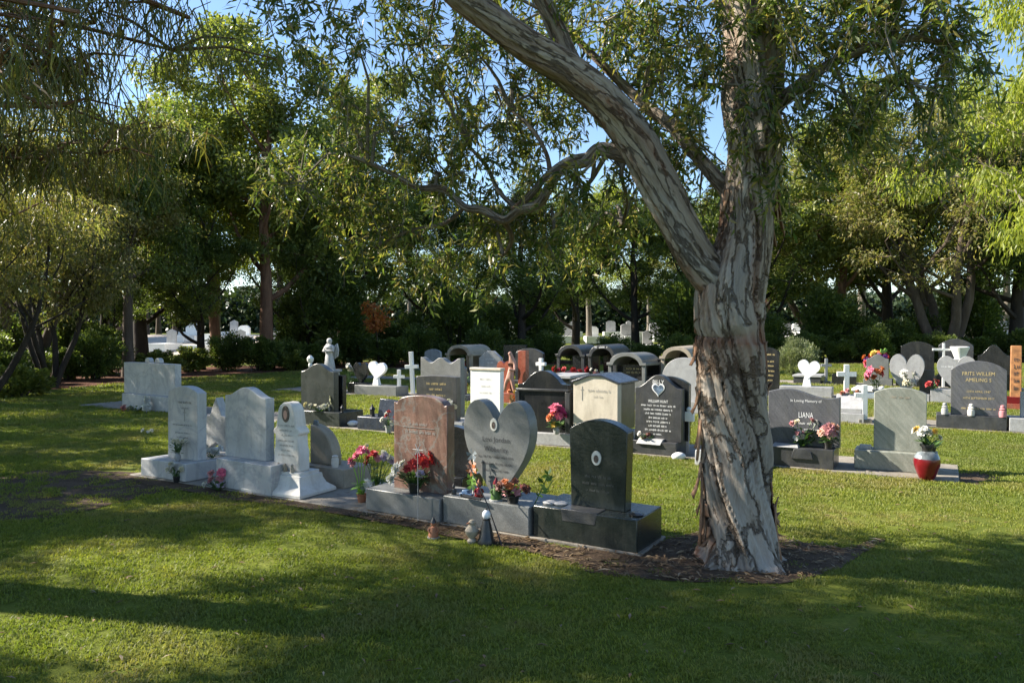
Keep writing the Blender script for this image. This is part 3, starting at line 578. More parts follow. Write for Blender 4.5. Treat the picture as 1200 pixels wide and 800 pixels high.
e = empty('windmill_toy', W(n5, -0.20, 0.13, n5.bh), ROW_A, 'lime and pink plastic windmill on a stick left of the heart headstone', 'windmill')
MB().tube([(0, 0, 0), (.01, 0, .36)], .006, 6).obj('stick', M['silver'], e)
for k, (c, z) in enumerate([('limegreen', .10), ('limegreen', .15), ('f_orange', .23), ('f_peach', .26), ('paleglaze', .36)]):
    mb = MB()
    for j in range(5):
        a = j * 1.2566 + k; d = Vector((math.cos(a), -.25, math.sin(a))) * .06; t = Vector((-math.sin(a), 0.1, math.cos(a))) * .03; o = Vector((.005, -.02, z))
        mb.add([o, o + d * .6 + t, o + d, o + d * .5 - t * .2], [(0, 1, 2, 3)])
    mb.obj('sail', M[c], e, 0, 0)
g0 = ground(570, 637)
e = empty('solar_lantern', g0, 0, 'dark garden lantern ornament with white globe standing before the heart headstone', 'lantern')
MB().lathe([(.085, 0), (.09, .02), (.07, .06), (.055, .14), (.04, .2), (.035, .225), (.045, .235), (.03, .24)], seg=14).obj('body', M['blackpot'], e)
e.scale = (.85,) * 3; MB().ball((0, 0, .275), .04, 14, 8, sz=1.15).obj('globe', M['glass'], e); MB().lathe([(.012, .31), (.014, .325), (.004, .335)], seg=8).obj('finial', M['blackpot'], e)
e = empty('stone_bird', ground(553, 636), 0, 'small pale bird ornament left of the dark lantern ornament', 'ornament')
MB().lathe([(.03, 0), (.035, .02), (.02, .04), (.042, .07), (.05, .1), (.035, .13), (.022, .145), (.027, .165), (.012, .185)], seg=12, sx=1.15).obj('body', M['tan'], e); MB().tube([(-.02, -.02, .165), (-.045, -.035, .16)], [.01, .002], 6).obj('beak', M['terracotta'], e)
e = empty('garden_stake', ground(590, 641), 0, 'thin black iron stake leaning against the heart headstone base', 'stake')
a, b = Vector((0, 0, -0.02)), W(n5, -0.1, -0.1, n5.bh + 0.33) - ground(590, 641)
MB().tube([a, a.lerp(b, .5) + Vector((.02, 0, 0)), b], .0055, 8).obj('rod', M['iron'], e)
MB().tube([W(n5, -0.02, -0.03, n5.bh + .02) - ground(590, 641), W(n5, -0.2, -0.02, n5.bh + .03) - ground(590, 641)], [.012, .016], 8).obj('foot_bracket', M['iron'], e)
bouquet(ground(172, 520), 'small white flowers on a thin stake in shaded grass at left', [('white', -.06, 0, .20, .035), ('white', .02, 0, .18, .03), ('white', .07, 0, .2, .035)], 6, 0.05, 0.16)

# ---- row 2
m1 = std(2, 141, 205, 463, 143.5, 206, 425, 'wide pale marble double headstone at far left with two round knobs on top', lambda w_, h_: p_curve(w_, h_, lambda t: h_ - 0.012 * abs(t)), 'marble', 'marble', 0.5, 0.1, 0.14)
for px in (171, 183): m1.part(MB().prism(p_arch(0.17, 0.10, 0.085), 0.02, 0.12), 'top_knob', 'marble', .01).location = (m1.lx(px, .12), .12, m1.bh + m1.sh)
bouquet(W(m1, -0.05, -0.2, -0.03), 'white and pink ball flowers with dark leaves before the wide marble headstone', [('white', .20, 0, .25, .11), ('white', .22, -.05, .10, .13), ('rose', -.25, 0, .10, .10), ('cream', -.18, .05, .08, .08)], 22, .2, .18, leaf=.11)
m2 = std(2, 349, 397, 482, 353, 391, 426, 'dark grey granite headstone with shouldered arch, white flowers on its base, rear left', lambda w_, h_: p_bell(w_, h_, 0.14), 'dgrey', 'dgrey', 0.62, 0.1, 0.12)
m2.part(MB().lathe([(.03, 0), (.035, .04), (.02, .06), (.055, .1), (.06, .15), (.02, .2)], (m2.lx(364, .15), .15, m2.bh + m2.sh - .06), 10), 'finial', 'white', 0)
m2.part(MB().prism(p_rect(0.5, 0.62), 0.30, 0.40, Matrix.Translation((0.04, 0, m2.bh))), 'rear_slab', 'black')
bouquet(W(m2, 0.0, 0.03, m2.bh), 'row of white roses along the rear left dark headstone base', blooms(9, ['white', 'cream', 'white'], .26, .03, .05, .13, .06, 31) + [('white', .2, 0, .2, .09)], 26, .25, .12)
e = empty('white_stone', W(m2, .62, .2, -.0), 0, 'small white stone lying right of the rear left dark headstone', 'stone'); MB().ball((0, 0, .05), .09, 10, 6, 1.2, .8, .6).obj('rock', M['white'], e)
ms = Mon(2, 419, 461, 'low dark blue granite desk headstone with slanted tablet, left of centre'); ms.base(ms.lz(489), .5, 'dkblue')
ms.slab([(-.2, 0), (.2, 0), (.2, .27), (-.17, .30)], ms.lx(454, .15), ms.bh, .14, .22, 'dkblue', lean=-.12)
def lantern(loc, label, h=.16):
    e = empty('grave_lantern', loc, 0, label, 'lantern'); k = h / .16
    MB().lathe([(.035 * k, 0), (.04 * k, .01 * k), (.03 * k, .02 * k), (.032 * k, .09 * k), (.045 * k, .1 * k), (.015 * k, .135 * k), (.012 * k, .15 * k), (.004 * k, .165 * k)], seg=8).obj('body', M['iron'], e, 0, 30)
    return e
lantern(W(ms, ms.lx(436, .1), .1, ms.bh), 'small black grave lantern on the dark blue desk headstone base', .2); lantern(W(m2, .46, .1, m2.bh), 'small black grave lantern on the right end of the rear left dark headstone base', .13)
m3 = std(2, 482, 541, 493, 489, 535, 440, 'grey brown granite headstone with flat top and gold lettering, behind the brown one', lambda w_, h_: p_curve(w_, h_, lambda t: h_ - .02 * t * t), 'charcoal', 'lgrey', .55, .1, .12)
m3.text([(None, 0, m3.sh * f, .04, .36 - .1 * (i % 2)) for i, f in enumerate((.82, .7, .56))] , 'gold')
bouquet(W(m3, .24, .03, m3.bh), 'cream flowers in a dark vase before the flat topped headstone with gold lettering', blooms(7, ['cream', 'white'], .08, .04, .2, .34, .05, 41), 16, .1, .3, ('vase', .05, .18, 'blackpot'))
m = Mon(2, 489, 537, 'wavy topped grey headstone standing back to back with the flat topped one', setback=.62); m.base(.2, .45, 'lgrey'); m.slab(p_curve(m.w, 1, lambda t: m.lz(419, .1) - .2 - .045 + .045 * math.cos(t * 6.5)), 0, .2, .08, .12, 'grey')
mw = std(2, 548, 592, 500, 551.5, 586, 434, 'plain white rectangular tablet headstone with a cap, behind the heart headstone', p_rect, 'white', 'lgrey', .5, .1, .11)
mw.part(MB().box(-mw.sw / 2 - .012, mw.sw / 2 + .012, -.012, .122, mw.sh + .001, mw.sh + .04), 'cap', 'cream').location = (mw.fx, mw.fy, mw.fz)
mw.text([(None, 0, mw.sh * f, .03, .2 - .05 * (i % 2)) for i, f in enumerate((.85, .72, .6, .48))], 'pale')
mk = std(2, 606, 668, 507, 608, 666, 434, 'weathered black headstone with curved pediment and white cross on top', lambda w_, h_: p_curve(w_, h_, lambda t: h_ - .19 + .19 * max(0, math.cos(min(1, abs(t) / .72) * math.pi / 2)) ** .8 - (.05 * max(0, abs(t) - .72))), 'black', 'lgrey', .5, .08, .16)
mk.part(MB().box(-mk.sw / 2 - .02, mk.sw / 2 + .02, -.03, .17, 0, .035), 'cornice', 'charcoal').location = (mk.fx, mk.fy, mk.fz + mk.sh - .30)
mk.part(MB().prism(p_cross(.15, .19, .05, .105), .04, .10), 'cross', 'white').location = (mk.fx - .05, mk.fy, mk.fz + mk.sh - .015)
for sx in (-1, 1): mk.part(MB().box(sx * mk.sw / 2 - .035, sx * mk.sw / 2 + .035, -.025, .165, 0, mk.sh - .305), 'pilaster', 'charcoal').location = (mk.fx, mk.fy, mk.fz)
bouquet(W(mk, .24, -.04, mk.bh), 'large hot pink and orange flowers in a vase before the black cross headstone', [('magenta', .05, 0, .34, .10), ('pink', -.02, 0, .38, .10), ('magenta', .10, .02, .28, .08), ('pink', .03, -.04, .27, .08), ('orange', -.10, -.02, .24, .08), ('red', -.05, 0, .29, .07), ('yellow', -.04, -.03, .14, .06)], 40, .13, .2, ('vase', .05, .12, 'lgrey'), leaf=.1)
mc = std(2, 671, 733, 506, 672, 724, 441, 'cream stone headstone with gabled top, engraved cross and dark roof slab', lambda w_, h_: p_gable_flat(w_, h_, .095), 'cream', 'cream', .62, .06, .14)
mc.text([(None, .05, mc.sh * .74, .045, .32), (None, .05, mc.sh * .63, .035, .14)], 'faint')
mc.part(MB().prism(p_cross(.05, .2, .009, .15), -.003, 0), 'engraved_cross', 'faint', 0).location = (mc.fx - .2, mc.fy, mc.fz + mc.sh * .55)
hw = mc.sw / 2 + .03; mb = MB(); mb.prism([(-hw, -.1), (-hw, -.075), (-.09, .028), (.09, .028), (hw, -.075), (hw, -.1), (.085, .002), (-.085, .002)], -.02, .75); mc.part(mb, 'roof', 'dkblue', .004).location = (mc.fx, mc.fy, mc.fz + mc.sh)
mc.part(MB().box(-mc.sw / 2 + .01, mc.sw / 2 - .01, .16, .7, 0, mc.sh - .11), 'chest', 'charcoal').location = (mc.fx, mc.fy, mc.fz)
bouquet(W(mc, .12, -.05, .02), 'pale mauve and dry brown flowers at the foot of the cream headstone', blooms(9, ['lilac', 'rose', 'cream', 'lilac'], .15, .04, .22, .36, .06, 51), 20, .15, .3, ('box', .08, .16, 'lgrey'))
mbi = std(2, 737, 793, 517, 743.5, 799, 439, 'black granite headstone with white writing and heart picture, left of the big trunk', lambda w_, h_: p_bell(w_, h_, .18), 'charcoal', 'charcoal', .55, .1, .13)
mbi.text([('BILLY', 0, mbi.sh * .895, .05, .16), ('WILLIAM HUNT', 0, mbi.sh * .60, .04, .28)] + [(None, 0, mbi.sh * (.535 - .062 * i), .027, wd) for i, wd in enumerate((.48, .4, .36, .26, .32, .26, .36))] + [(None, 0, mbi.sh * .10, .02, .12)], 'silver')
h_ = mbi.part(MB().prism(p_heart(.18, .18, 0), -.006, .002), 'heart_frame', 'silver', .002); h_.location = (mbi.fx, mbi.fy, mbi.fz + mbi.sh * .665)
MB().prism([(x * .8, z * .8 + .02) for x, z in p_heart(.18, .18, 0)], -.009, -.006).obj('portrait', plain('blue portrait', (.10, .14, .2), .3, .7, 25), h_)
mbi.part(MB().prism(p_arch(.62, .86, .1), .16, .26, Matrix.Translation((.10, .1, mbi.bh))), 'rear_slab', 'black')
mbi.part(MB().box(-.17, .17, -.03, .1, -.02, .05, (-.15, .19, .03, .13)), 'plaque', 'lgrey', .004).location = (-.05, .0, mbi.bh - .02)
bouquet(W(mbi, -.1, .06, mbi.bh), 'small brown and cream flowers on the base of the black headstone with heart picture', blooms(7, ['rust', 'cream', 'rust', 'white'], .16, .03, .04, .1, .045, 61), 18, .14, .08)
e = empty('white_plaque', W(mbi, mbi.lx(806, .25), .25, .5), ROW_A, 'small white plaque with ornament beside the black headstone edge', 'plaque'); MB().box(-.09, .09, -.03, .03, -.06, .07).obj('tablet', M['white'], e, .006); MB().ball((.02, 0, .1), .035, 8, 6).obj('knob', M['white'], e); MB().box(-.02, .02, .005, .03, -.54, -.06).obj('post', M['lgrey'], e, .004)
e = empty('white_stone', W(mbi, mbi.lx(797, -.06), -.1, -.03), 0, 'white rock lying in the grass before the black headstone base', 'stone'); MB().ball((0, 0, .05), .08, 10, 6, 1.2, .8, .7).obj('rock', M['white'], e)
e = empty('marker_post', on_row(2, 822, -.35), ROW_A, 'short white marble post half hidden behind the big trunk', 'post'); MB().box(-.065, .065, -.05, .05, 0, .19, (-.06, .06, -.045, .045)).obj('block', M['marble'], e, .006)
md_ = std(2, 838, 890, 523, 842, 888, 465, 'black headstone mostly hidden behind the big trunk', lambda w_, h_: p_arch(w_, h_, .08), 'black', 'black', .5, .14, .13, setback=-.22)
ml = std(2, 905, 978, 525, 901, 985, 456, 'blue grey granite headstone with wavy top reading a single name in capitals', lambda w_, h_: p_wave(w_, h_), 'blue', 'charcoal', .52, .22, .12)
ml.text([('In Loving Memory of', .03, ml.sh * .80, .034, .36), ('LIANA', .03, ml.sh * .55, .07, .17), (None, .10, ml.sh * .40, .028, .3), (None, .12, ml.sh * .30, .024, .22)], 'silver')
ml.part(MB().prism([(-.1, 0), (.16, 0), (.13, .10), (.04, .13), (-.06, .12)], 0, .02, Matrix.Translation((-.03, -.024, ml.bh - .13))), 'carved_panel', 'charcoal', .004)
ml.part(MB().box(-.16, .16, -.02, .14, 0, .03, (-.14, .14, .05, .15)), 'plaque', 'lgrey', .004).location = (-.2, 0, ml.bh)
bouquet(W(ml, -.02, .14, ml.bh), 'mixed pink and white flowers with green leaves left on the wavy headstone base', blooms(14, ['rose', 'white', 'rose', 'cream'], .18, .04, .1, .34, .045, 71), 60, .18, .26, leaf=.08)
bouquet(W(ml, .28, .1, ml.bh), 'round peach pink rose bunch right on the wavy headstone base', blooms(14, ['peach', 'peach', 'rose'], .10, .06, .17, .27, .065, 72), 40, .14, .15, ('pot', .06, .1, 'blackpot'), leaf=.09)
mo = std(2, 1002, 1101, 530, 1025, 1087, 454, 'green grey granite headstone with low arched top, beside the big red vase', lambda w_, h_: p_arch(w_, h_, .065), 'olive', 'olive', .42, .14, .12, setback=.27)
mo.text([(None, 0, mo.sh * .85, .03, .2)], 'tan')
mo.part(MB().box(-mo.w / 2 + .05, -mo.w / 2 + .18, .1, .2, 0, .05), 'small_block', 'lgrey').location = (0, 0, mo.bh)
v0 = ground(1086, 562); e = empty('amphora_vase', v0, 0, 'large crimson and pale blue glazed vase with black neck at the right headstone', 'vase'); e.scale = (.88, .88, .92)
MB().lathe([(.07, 0), (.085, .01), (.12, .09), (.15, .18), (.155, .23), (.15, .265)], seg=24).obj('lower_body', M['crimson'], e); MB().lathe([(.1498, .2655), (.138, .30), (.11, .335), (.075, .35)], seg=24).obj('upper_body', M['paleglaze'], e)
MB().lathe([(.06, .35), (.058, .37), (.065, .40), (.085, .42), (.085, .44), (.065, .44), (.05, .41)], seg=20).obj('neck', M['blackpot'], e)
bouquet(v0 + Vector((0, 0, .37)), 'white and yellow flowers in the big red vase', blooms(9, ['white', 'cream', 'yellow', 'white'], .14, .08, .10, .22, .05, 81), 26, .14, .18, leaf=.09)
bouquet(W(mo, mo.w / 2 - .07, .1, mo.bh), 'small black pot of grey succulent leaves on the right end of the base', [], 44, .12, .14, ('pot', .05, .08, 'blackpot'), leaf=.09, cat='pot plant', name='pot_plant')
# ---- row 3
def angel(loc, label, h=.85, mat='marble', rz=0.0, ped=.6):
    e = empty('angel_statue', loc, rz, label, 'statue'); k = h / .85
    MB().box(-.2, .2, -.18, .18, 0, ped - .06).obj('pedestal', M[mat], e, .01); MB().box(-.24, .24, -.22, .22, ped - .06, ped).obj('pedestal_cap', M[mat], e, .01)
    prof = [(.17, 0), (.18, .03), (.15, .2), (.12, .38), (.10, .46), (.13, .54), (.155, .62), (.12, .67), (.05, .69), (.045, .71), (.075, .75), (.085, .79), (.07, .84), (.02, .865)]
    MB().lathe([(r_ * k, z * k) for r_, z in prof], (0, 0, ped), 18, 1, .75).obj('figure', M[mat], e)
    for sx in (-1, 1):
        MB().tube([(sx * .13 * k, 0, ped + .62 * k), (sx * .17 * k, -.04, ped + .5 * k), (sx * .03 * k, -.14 * k, ped + .52 * k)], [.05 * k, .045 * k, .025 * k], 8).obj('arm', M[mat], e)
        MB().prism([(0, .3), (sx * .08, .28), (sx * .22, .36), (sx * .25, .55), (sx * .2, .72), (sx * .1, .66), (0, .55)][:: sx], .08, .12, Matrix.Translation((0, 0, ped)) @ Matrix.Scale(k, 4)).obj('wing', M[mat], e, .01)
    return e
q = on_row(3, 386, .2); angel(Vector((q.x, q.y, .035)), 'pale marble angel statue on a pedestal behind the rear left dark headstone', .82, 'marble', ROW_A, .58)
q = on_row(3, 419, .2); e = empty('heart_headstone', Vector((q.x, q.y, .035)), ROW_A, 'black granite heart shaped headstone at rear left beside the white heart', 'headstone')
MB().box(-.35, .3, 0, .4, 0, .26).obj('base', M['black'], e, .008); MB().prism(p_heart(.5, .52), .1, .2, Matrix.Translation((0, 0, .26))).obj('stone', M['black'], e, .008)
bouquet(Vector((q.x, q.y, .3)) + U * -.25 - B * .05, 'white and yellow green flowers beside the black heart headstone', blooms(6, ['white', 'cream'], .08, .04, .2, .5, .07, 91), 14, .1, .3)
def heart_on_stand(row, b0, b1, byt, h0, h1, t0, t1, label, bmat='grey'):
    m = Mon(row, b0, b1, label, name='heart_headstone'); m.base(m.lz(byt), .5, bmat)
    x0, x1 = m.lx(h0, .2), m.lx(h1, .2); xc = (x0 + x1) / 2; zt, zb = m.lz(t0, .2, xc), m.lz(t1, .2, xc)
    p = MB().prism(p_heart(x1 - x0, zt - zb, 0), 0, .09, Matrix.Translation((xc, .2, zb)) @ Matrix.Rotation(.12, 4, 'Y')); m.part(p, 'heart', 'white', .012)
    m.part(MB().box(xc - .1, xc + .1, .19, .31, m.bh, zb + .09, (xc - .06, xc + .06, .21, .28)), 'stand', 'white'); return m
heart_on_stand(3, 415, 464, 452, 430, 450, 424, 446, 'bright white heart headstone on a long grey base at rear left')
def cross_thing(row, px, pyt, label, t=.07, w_=.3, mat='white', lean=0.0, v=.3, arm=.72):
    q = on_row(row, px, v); h = z_at(pyt, q.y) - .035; e = empty('cross_marker', Vector((q.x, q.y, .035)), ROW_A + .25, label, 'cross'); e.rotation_euler[1] = lean
    MB().prism(p_cross(w_, h, t, h * arm), -t / 2, t / 2).obj('cross', M[mat], e, .006); MB().box(-.11, .11, -.09, .09, -.03, .05).obj('foot', M['conc'], e, .006)
cross_thing(3, 467.5, 433, 'small white cross right of the white heart at rear left', .075, .28)
cross_thing(3, 484, 412, 'taller white cross half hidden behind the flat topped headstone', .09, .34, lean=-.05, arm=.66)
# red granite grave with a grieving figure
mr = Mon(3, 580, 614, 'polished red granite grave with carved mourning figure and tall slab', name='figure_memorial', cat='memorial'); mr.base(.22, .5, 'red')
mr.part(MB().prism(p_heart(.38, .42), .1, .2, Matrix.Translation((-.19, 0, .52))), 'heart_stone', 'red', .008); mr.part(MB().box(-.36, -.02, .08, .22, .22, .53), 'heart_plinth', 'red')
mr.part(MB().box(.14, .34, .16, .32, .22, 1.18), 'slab', 'red')
cu = bmesh.new()
sk = [((.10, .05, .24), .035), ((.06, .03, .44), .045), ((.0, .05, .66), .07), ((.03, .05, .82), .07), ((.06, .03, .98), .075), ((.04, .0, 1.08), .035), ((0, -.02, 1.16), .065), ((-.10, .02, .46), .045), ((-.16, .05, .26), .035), ((.13, .02, .9), .04), ((.15, -.03, .74), .03), ((.03, -.10, .76), .025)]
ed = [(0, 1), (1, 2), (2, 3), (3, 4), (4, 5), (5, 6), (2, 7), (7, 8), (4, 9), (9, 10), (10, 11)]
me = bpy.data.meshes.new('figure'); me.from_pydata([p for p, _ in sk], ed, []); me.materials.append(M['cast']); fo = bpy.data.objects.new('figure', me); col.objects.link(fo); fo.parent = mr.e; fo.location = (.02, -.02, 0)
fo.modifiers.new('skin', 'SKIN'); 
for i, (_, r_) in enumerate(sk): me.skin_vertices[0].data[i].radius = (r_, r_)
me.skin_vertices[0].data[2].use_root = True
fo.modifiers.new('sub', 'SUBSURF').render_levels = 2
me.materials.clear(); me.materials.append(stone('pink stone', (.40, .20, .15), (.5, .3, .24), .4, .3))
mp = Mon(3, 985, 1010, 'low grey slanted plaque grave with dry flowers behind the wavy headstone'); mp.base(.16, .45, 'lgrey', -.35, .22); mp.part(MB().add([(-.28, .05, .16), (.18, .05, .16), (.18, .4, .16), (-.28, .4, .16), (-.28, .05, .24), (.18, .05, .24), (.18, .4, .48), (-.28, .4, .48)], [(0, 3, 2, 1), (4, 5, 6, 7), (0, 1, 5, 4), (1, 2, 6, 5), (2, 3, 7, 6), (3, 0, 4, 7)]), 'tablet', 'lgrey')
bouquet(W(mp, -.05, .42, .16), 'dry brownish flowers on top of the slanted grey plaque', blooms(9, ['rust', 'rose', 'orange'], .18, .04, .3, .4, .05, 101), 20, .16, .36)
cross_thing(3, 1014, 451, 'white wooden cross left of the green grey arched headstone', .085, .34, v=.1)
mf = std(3, 1098, 1181, 487, 1115, 1181, 423, 'blue grey granite headstone with gold lettering in rows, at far right', lambda w_, h_: p_arch(w_, h_, .15), 'blue', 'charcoal', .5, .08, .12)
mf.text([('FRITS WILLEM', 0, mf.sh * .77, .062, mf.sw * .58), ('AMELING S', 0, mf.sh * .655, .062, mf.sw * .46), ('13TH APRIL 1947', 0, mf.sh * .44, .036, mf.sw * .42), ('14TH SEPTEMBER 2017', 0, mf.sh * .32, .036, mf.sw * .56), (None, 0, mf.sh * .13, .03, mf.sw * .62)], 'gold')
for px, c in ((1108, 'lgrey'), (1139, 'cast'), (1176, 'rose')): 
    e = empty('grave_ornament', W(mf, mf.lx(px, .04), .035, mf.bh), 0, {'lgrey': 'silver grey pot at the left end of the gold lettered headstone base', 'cast': 'small cream figurine at the middle foot of the gold lettered headstone', 'rose': 'small pink ornament at the right end of the gold lettered headstone base'}[c], 'ornament')
    MB().lathe([(.05, 0), (.055, .06), (.05, .10), (.035, .11), (.05, .13), (.03, .15)], seg=12).obj('body', M['f_rose' if c == 'rose' else c], e); MB().lathe([(.02, .145), (.035, .165), (.03, .19), (.008, .2)], seg=10).obj('top', M['f_rose' if c == 'rose' else c], e)
m = Mon(3, 1184, 1225, 'low plain light stone base at the right picture edge'); m.base(.22, .5, 'lgrey'); m.slab(p_rect(.42, .42), .14, .22, .2, .1, 'lgrey')
q = on_row(4, 1191, -.55); e = empty('totem_post', Vector((q.x, q.y, 0)), ROW_A, 'tall orange brown carved wooden post on a red base at right edge', 'post')
hp = z_at(405, q.y); MB().box(-.1, .1, -.07, .07, .24, hp, (-.095, .095, -.065, .065)).obj('post', M['wood'], e, .008); MB().box(-.26, .26, -.2, .2, 0, .12).obj('step', M['red'], e, .006); MB().box(-.2, .2, -.15, .15, .12, .26).obj('base', M['crimson'], e, .006)
text_part(e, [(None, 0, .45 + .15 * i, .09, .08) for i in range(5)], M['ink'], -.074)
# ---- row 4
def canopy(row, px0, px1, pyt, label, mat='charcoal', inner='black', d=1.3, v=0.0):
    m = Mon(row, px0, px1, label, name='canopy_grave', cat='grave', setback=v); h = m.lz(pyt); w_ = m.w
    m.base(.3, d, mat); r_ = w_ * .36
    for sx in (-1, 1): m.part(MB().box(sx * (w_ / 2 - .05) - .045, sx * (w_ / 2 - .05) + .045, .03, .12, .3, h - .34), 'column', mat)
    m.part(MB().box(-w_ / 2 + .01, w_ / 2 - .01, d - .14, d - .02, .3, h - .2), 'back_wall', inner)
    out = [(-w_ / 2 - .03, h - .34), (-w_ / 2 - .03, h - .27)] + [(-w_ * .44 * math.cos(a), h - .27 + .27 * math.sin(a)) for a in [math.pi * i / 16 for i in range(17)]] + [(w_ / 2 + .03, h - .27), (w_ / 2 + .03, h - .34)]
    inn = [(w_ * .36 * math.cos(a), h - .36 + .26 * math.sin(a)) for a in [math.pi * i / 16 for i in range(17)]]
    m.part(MB().prism(out + [(w_ * .36, h - .34)] + inn[1:-1] + [(-w_ * .36, h - .34)], 0, d), 'arched_roof', mat)
    m.part(MB().box(-w_ * .4, w_ * .4, .2, d - .2, .3, .42), 'inner_slab', inner); return m
k1 = canopy(4, 652, 684, 404, 'dark canopy grave with arched roof, leftmost of three behind the cream headstone'); k2 = canopy(4, 689, 722, 404, 'dark canopy grave with white name on its arch, middle of three')
k2.slab(p_rect(.01, .01), 0, 1.0, 0, .01, 'charcoal', 'keystone'); k2.fy = 0; k2.fz = k2.lz(404); k2.text([(None, 0, -.06, .07, .4)], 'silver')
k3 = canopy(4, 712, 756, 413, 'wide low dark canopy grave with curved roof, rightmost of three', 'grey', v=-1.0)
k3.text_ = text_part(k3.e, [(None, .1, .62, .05, .4), (None, .1, .52, .05, .4)], M['gold'], .27 - .0); k3.part(MB().box(-.2, .4, .28, .36, .3, .72), 'tablet', 'black')
k4 = canopy(4, 774, 813, 406, 'tan canopy grave with brown capped arch just left of the trunk', 'tan', 'charcoal')
m = std(3, 774, 826, 470, 777, 824, 419, 'pale grey round arched headstone partly hidden behind the trunk', lambda w_, h_: p_arch(w_, h_, w_ * .38), 'lgrey', 'lgrey', .5, .1, .14)
k5 = canopy(4, 522, 552, 404, 'small brownish canopy grave with arched roof behind the flat topped headstone', 'tan', 'black')
m = std(4, 560, 590, 445, 561, 587, 411, 'light grey headstone with shallow gable and writing beside the red memorial', lambda w_, h_: p_gable_flat(w_, h_, .22), 'lgrey', 'lgrey', .5, .1, .12); m.text([(None, 0, m.sh * .72, .06, .3), (None, 0, m.sh * .6, .06, .2)], 'silver')
bouquet(W(k1, .1, -.15, .3), 'mass of bright pink flowers before the leftmost dark canopy grave', blooms(16, ['magenta', 'pink', 'red'], .5, .1, .05, .22, .11, 111), 24, .4, .15, leaf=.1)
bouquet(W(k2, -.2, -.1, .3), 'small pale flowers before the middle canopy grave', blooms(6, ['white', 'rose'], .15, .06, .08, .24, .06, 112), 10, .14, .15)
bouquet(W(k5, .2, -.25, .1), 'purple and red flowers beside the brownish canopy grave', blooms(9, ['purple', 'red', 'magenta', 'purple'], .15, .08, .25, .62, .10, 113), 16, .16, .4, leaf=.1)
bouquet(on_row(3, 543, .3) + Vector((0, 0, .03)), 'yellow green leafy flowers in the gap beside the white tablet', blooms(5, ['yellow', 'cream'], .1, .08, .3, .6, .06, 114), 40, .16, .6, leafy='limegreen', leaf=.12)
m = std(4, 884, 913, 458, 885, 913, 407, 'black granite headstone with gold pictures and writing just right of the trunk', lambda w_, h_: p_arch(w_, h_, .12), 'black', 'charcoal', .5, .1, .13)
m.text([(None, 0, m.sh * f, .05, .38 - .06 * (i % 2)) for i, f in enumerate((.84, .68, .58, .46, .36, .25))], 'gold')
h5 = heart_on_stand(4, 914, 975, 453, 933, 959, 422, 446, 'bright white heart headstone on a pale base right of the big trunk', 'lgrey')
cross_thing(5, 968.5, 420, 'thin grey cross far back beside the silver shrub', .08, .3, 'lgrey'); cross_thing(4, 992.5, 427, 'white cross standing between the white heart and the flower mound', .11, .42, v=-.3)
m = Mon(5, 975, 1004, 'low black plaque behind the white crosses'); m.base(.3, .5, 'black')
mh = std(4, 1036, 1090, 461, 1042, 1083, 415, 'grey granite heart headstone with white flower carving, at right', lambda w_, h_: p_heart(w_, h_, .1, fat=1.1), 'lgrey', 'lgrey', .6, .12, .16)
mh.part(MB().prism(p_rect(.3, .55), 0, .1, Matrix.Translation((mh.sw * .55, .22, mh.bh))), 'side_stone', 'charcoal')
bouquet(W(mh, mh.fx + .1, .06, mh.bh + mh.sh * .2), 'white lily spray attached to the grey heart headstone', blooms(9, ['white', 'white', 'cream'], .20, .02, .02, .34, .10, 121), 10, .15, .25, spiky=True)
bouquet(W(mh, -.62, -.05, .05), 'red and coral flowers left of the grey heart headstone', blooms(10, ['red', 'orange', 'pink'], .22, .08, .45, .72, .10, 122), 24, .2, .5, ('pot', .1, .2, 'lgrey'), leaf=.12)
mh2 = std(4, 1091, 1150, 457, 1098, 1145, 417, 'light blue grey heart headstone behind the gold lettered one', lambda w_, h_: p_heart(w_, h_, .1, fat=1.1), 'lgrey', 'lgrey', .55, .12, .14)
mh2.text([(None, 0, mh2.sh * .68, .04, .6)], 'white')
bouquet(W(mh2, -.45, .02, mh2.bh), 'red flowers and a red candle left of the blue grey heart headstone', blooms(8, ['red', 'red', 'rust'], .2, .05, .08, .2, .08, 123), 14, .18, .12)
q = on_row(5, 1125, -.6); e = empty('white_urn', Vector((q.x, q.y, 0)), ROW_A, 'white urn with scalloped rim above the blue grey heart headstone', 'urn'); zt = z_at(406, q.y)
MB().box(-.18, .18, -.15, .15, 0, zt - .34).obj('pillar', M['lgrey'], e, .01); MB().lathe([(.12, zt - .34), (.13, zt - .3), (.19, zt - .14), (.24, zt - .02), (.22, zt), (.16, zt - .05)], seg=14).obj('bowl', M['white'], e)
cross_thing(5, 1106, 402, 'white cross with long thin arms before the rear black headstones', .06, .56, v=-.5, arm=.86)
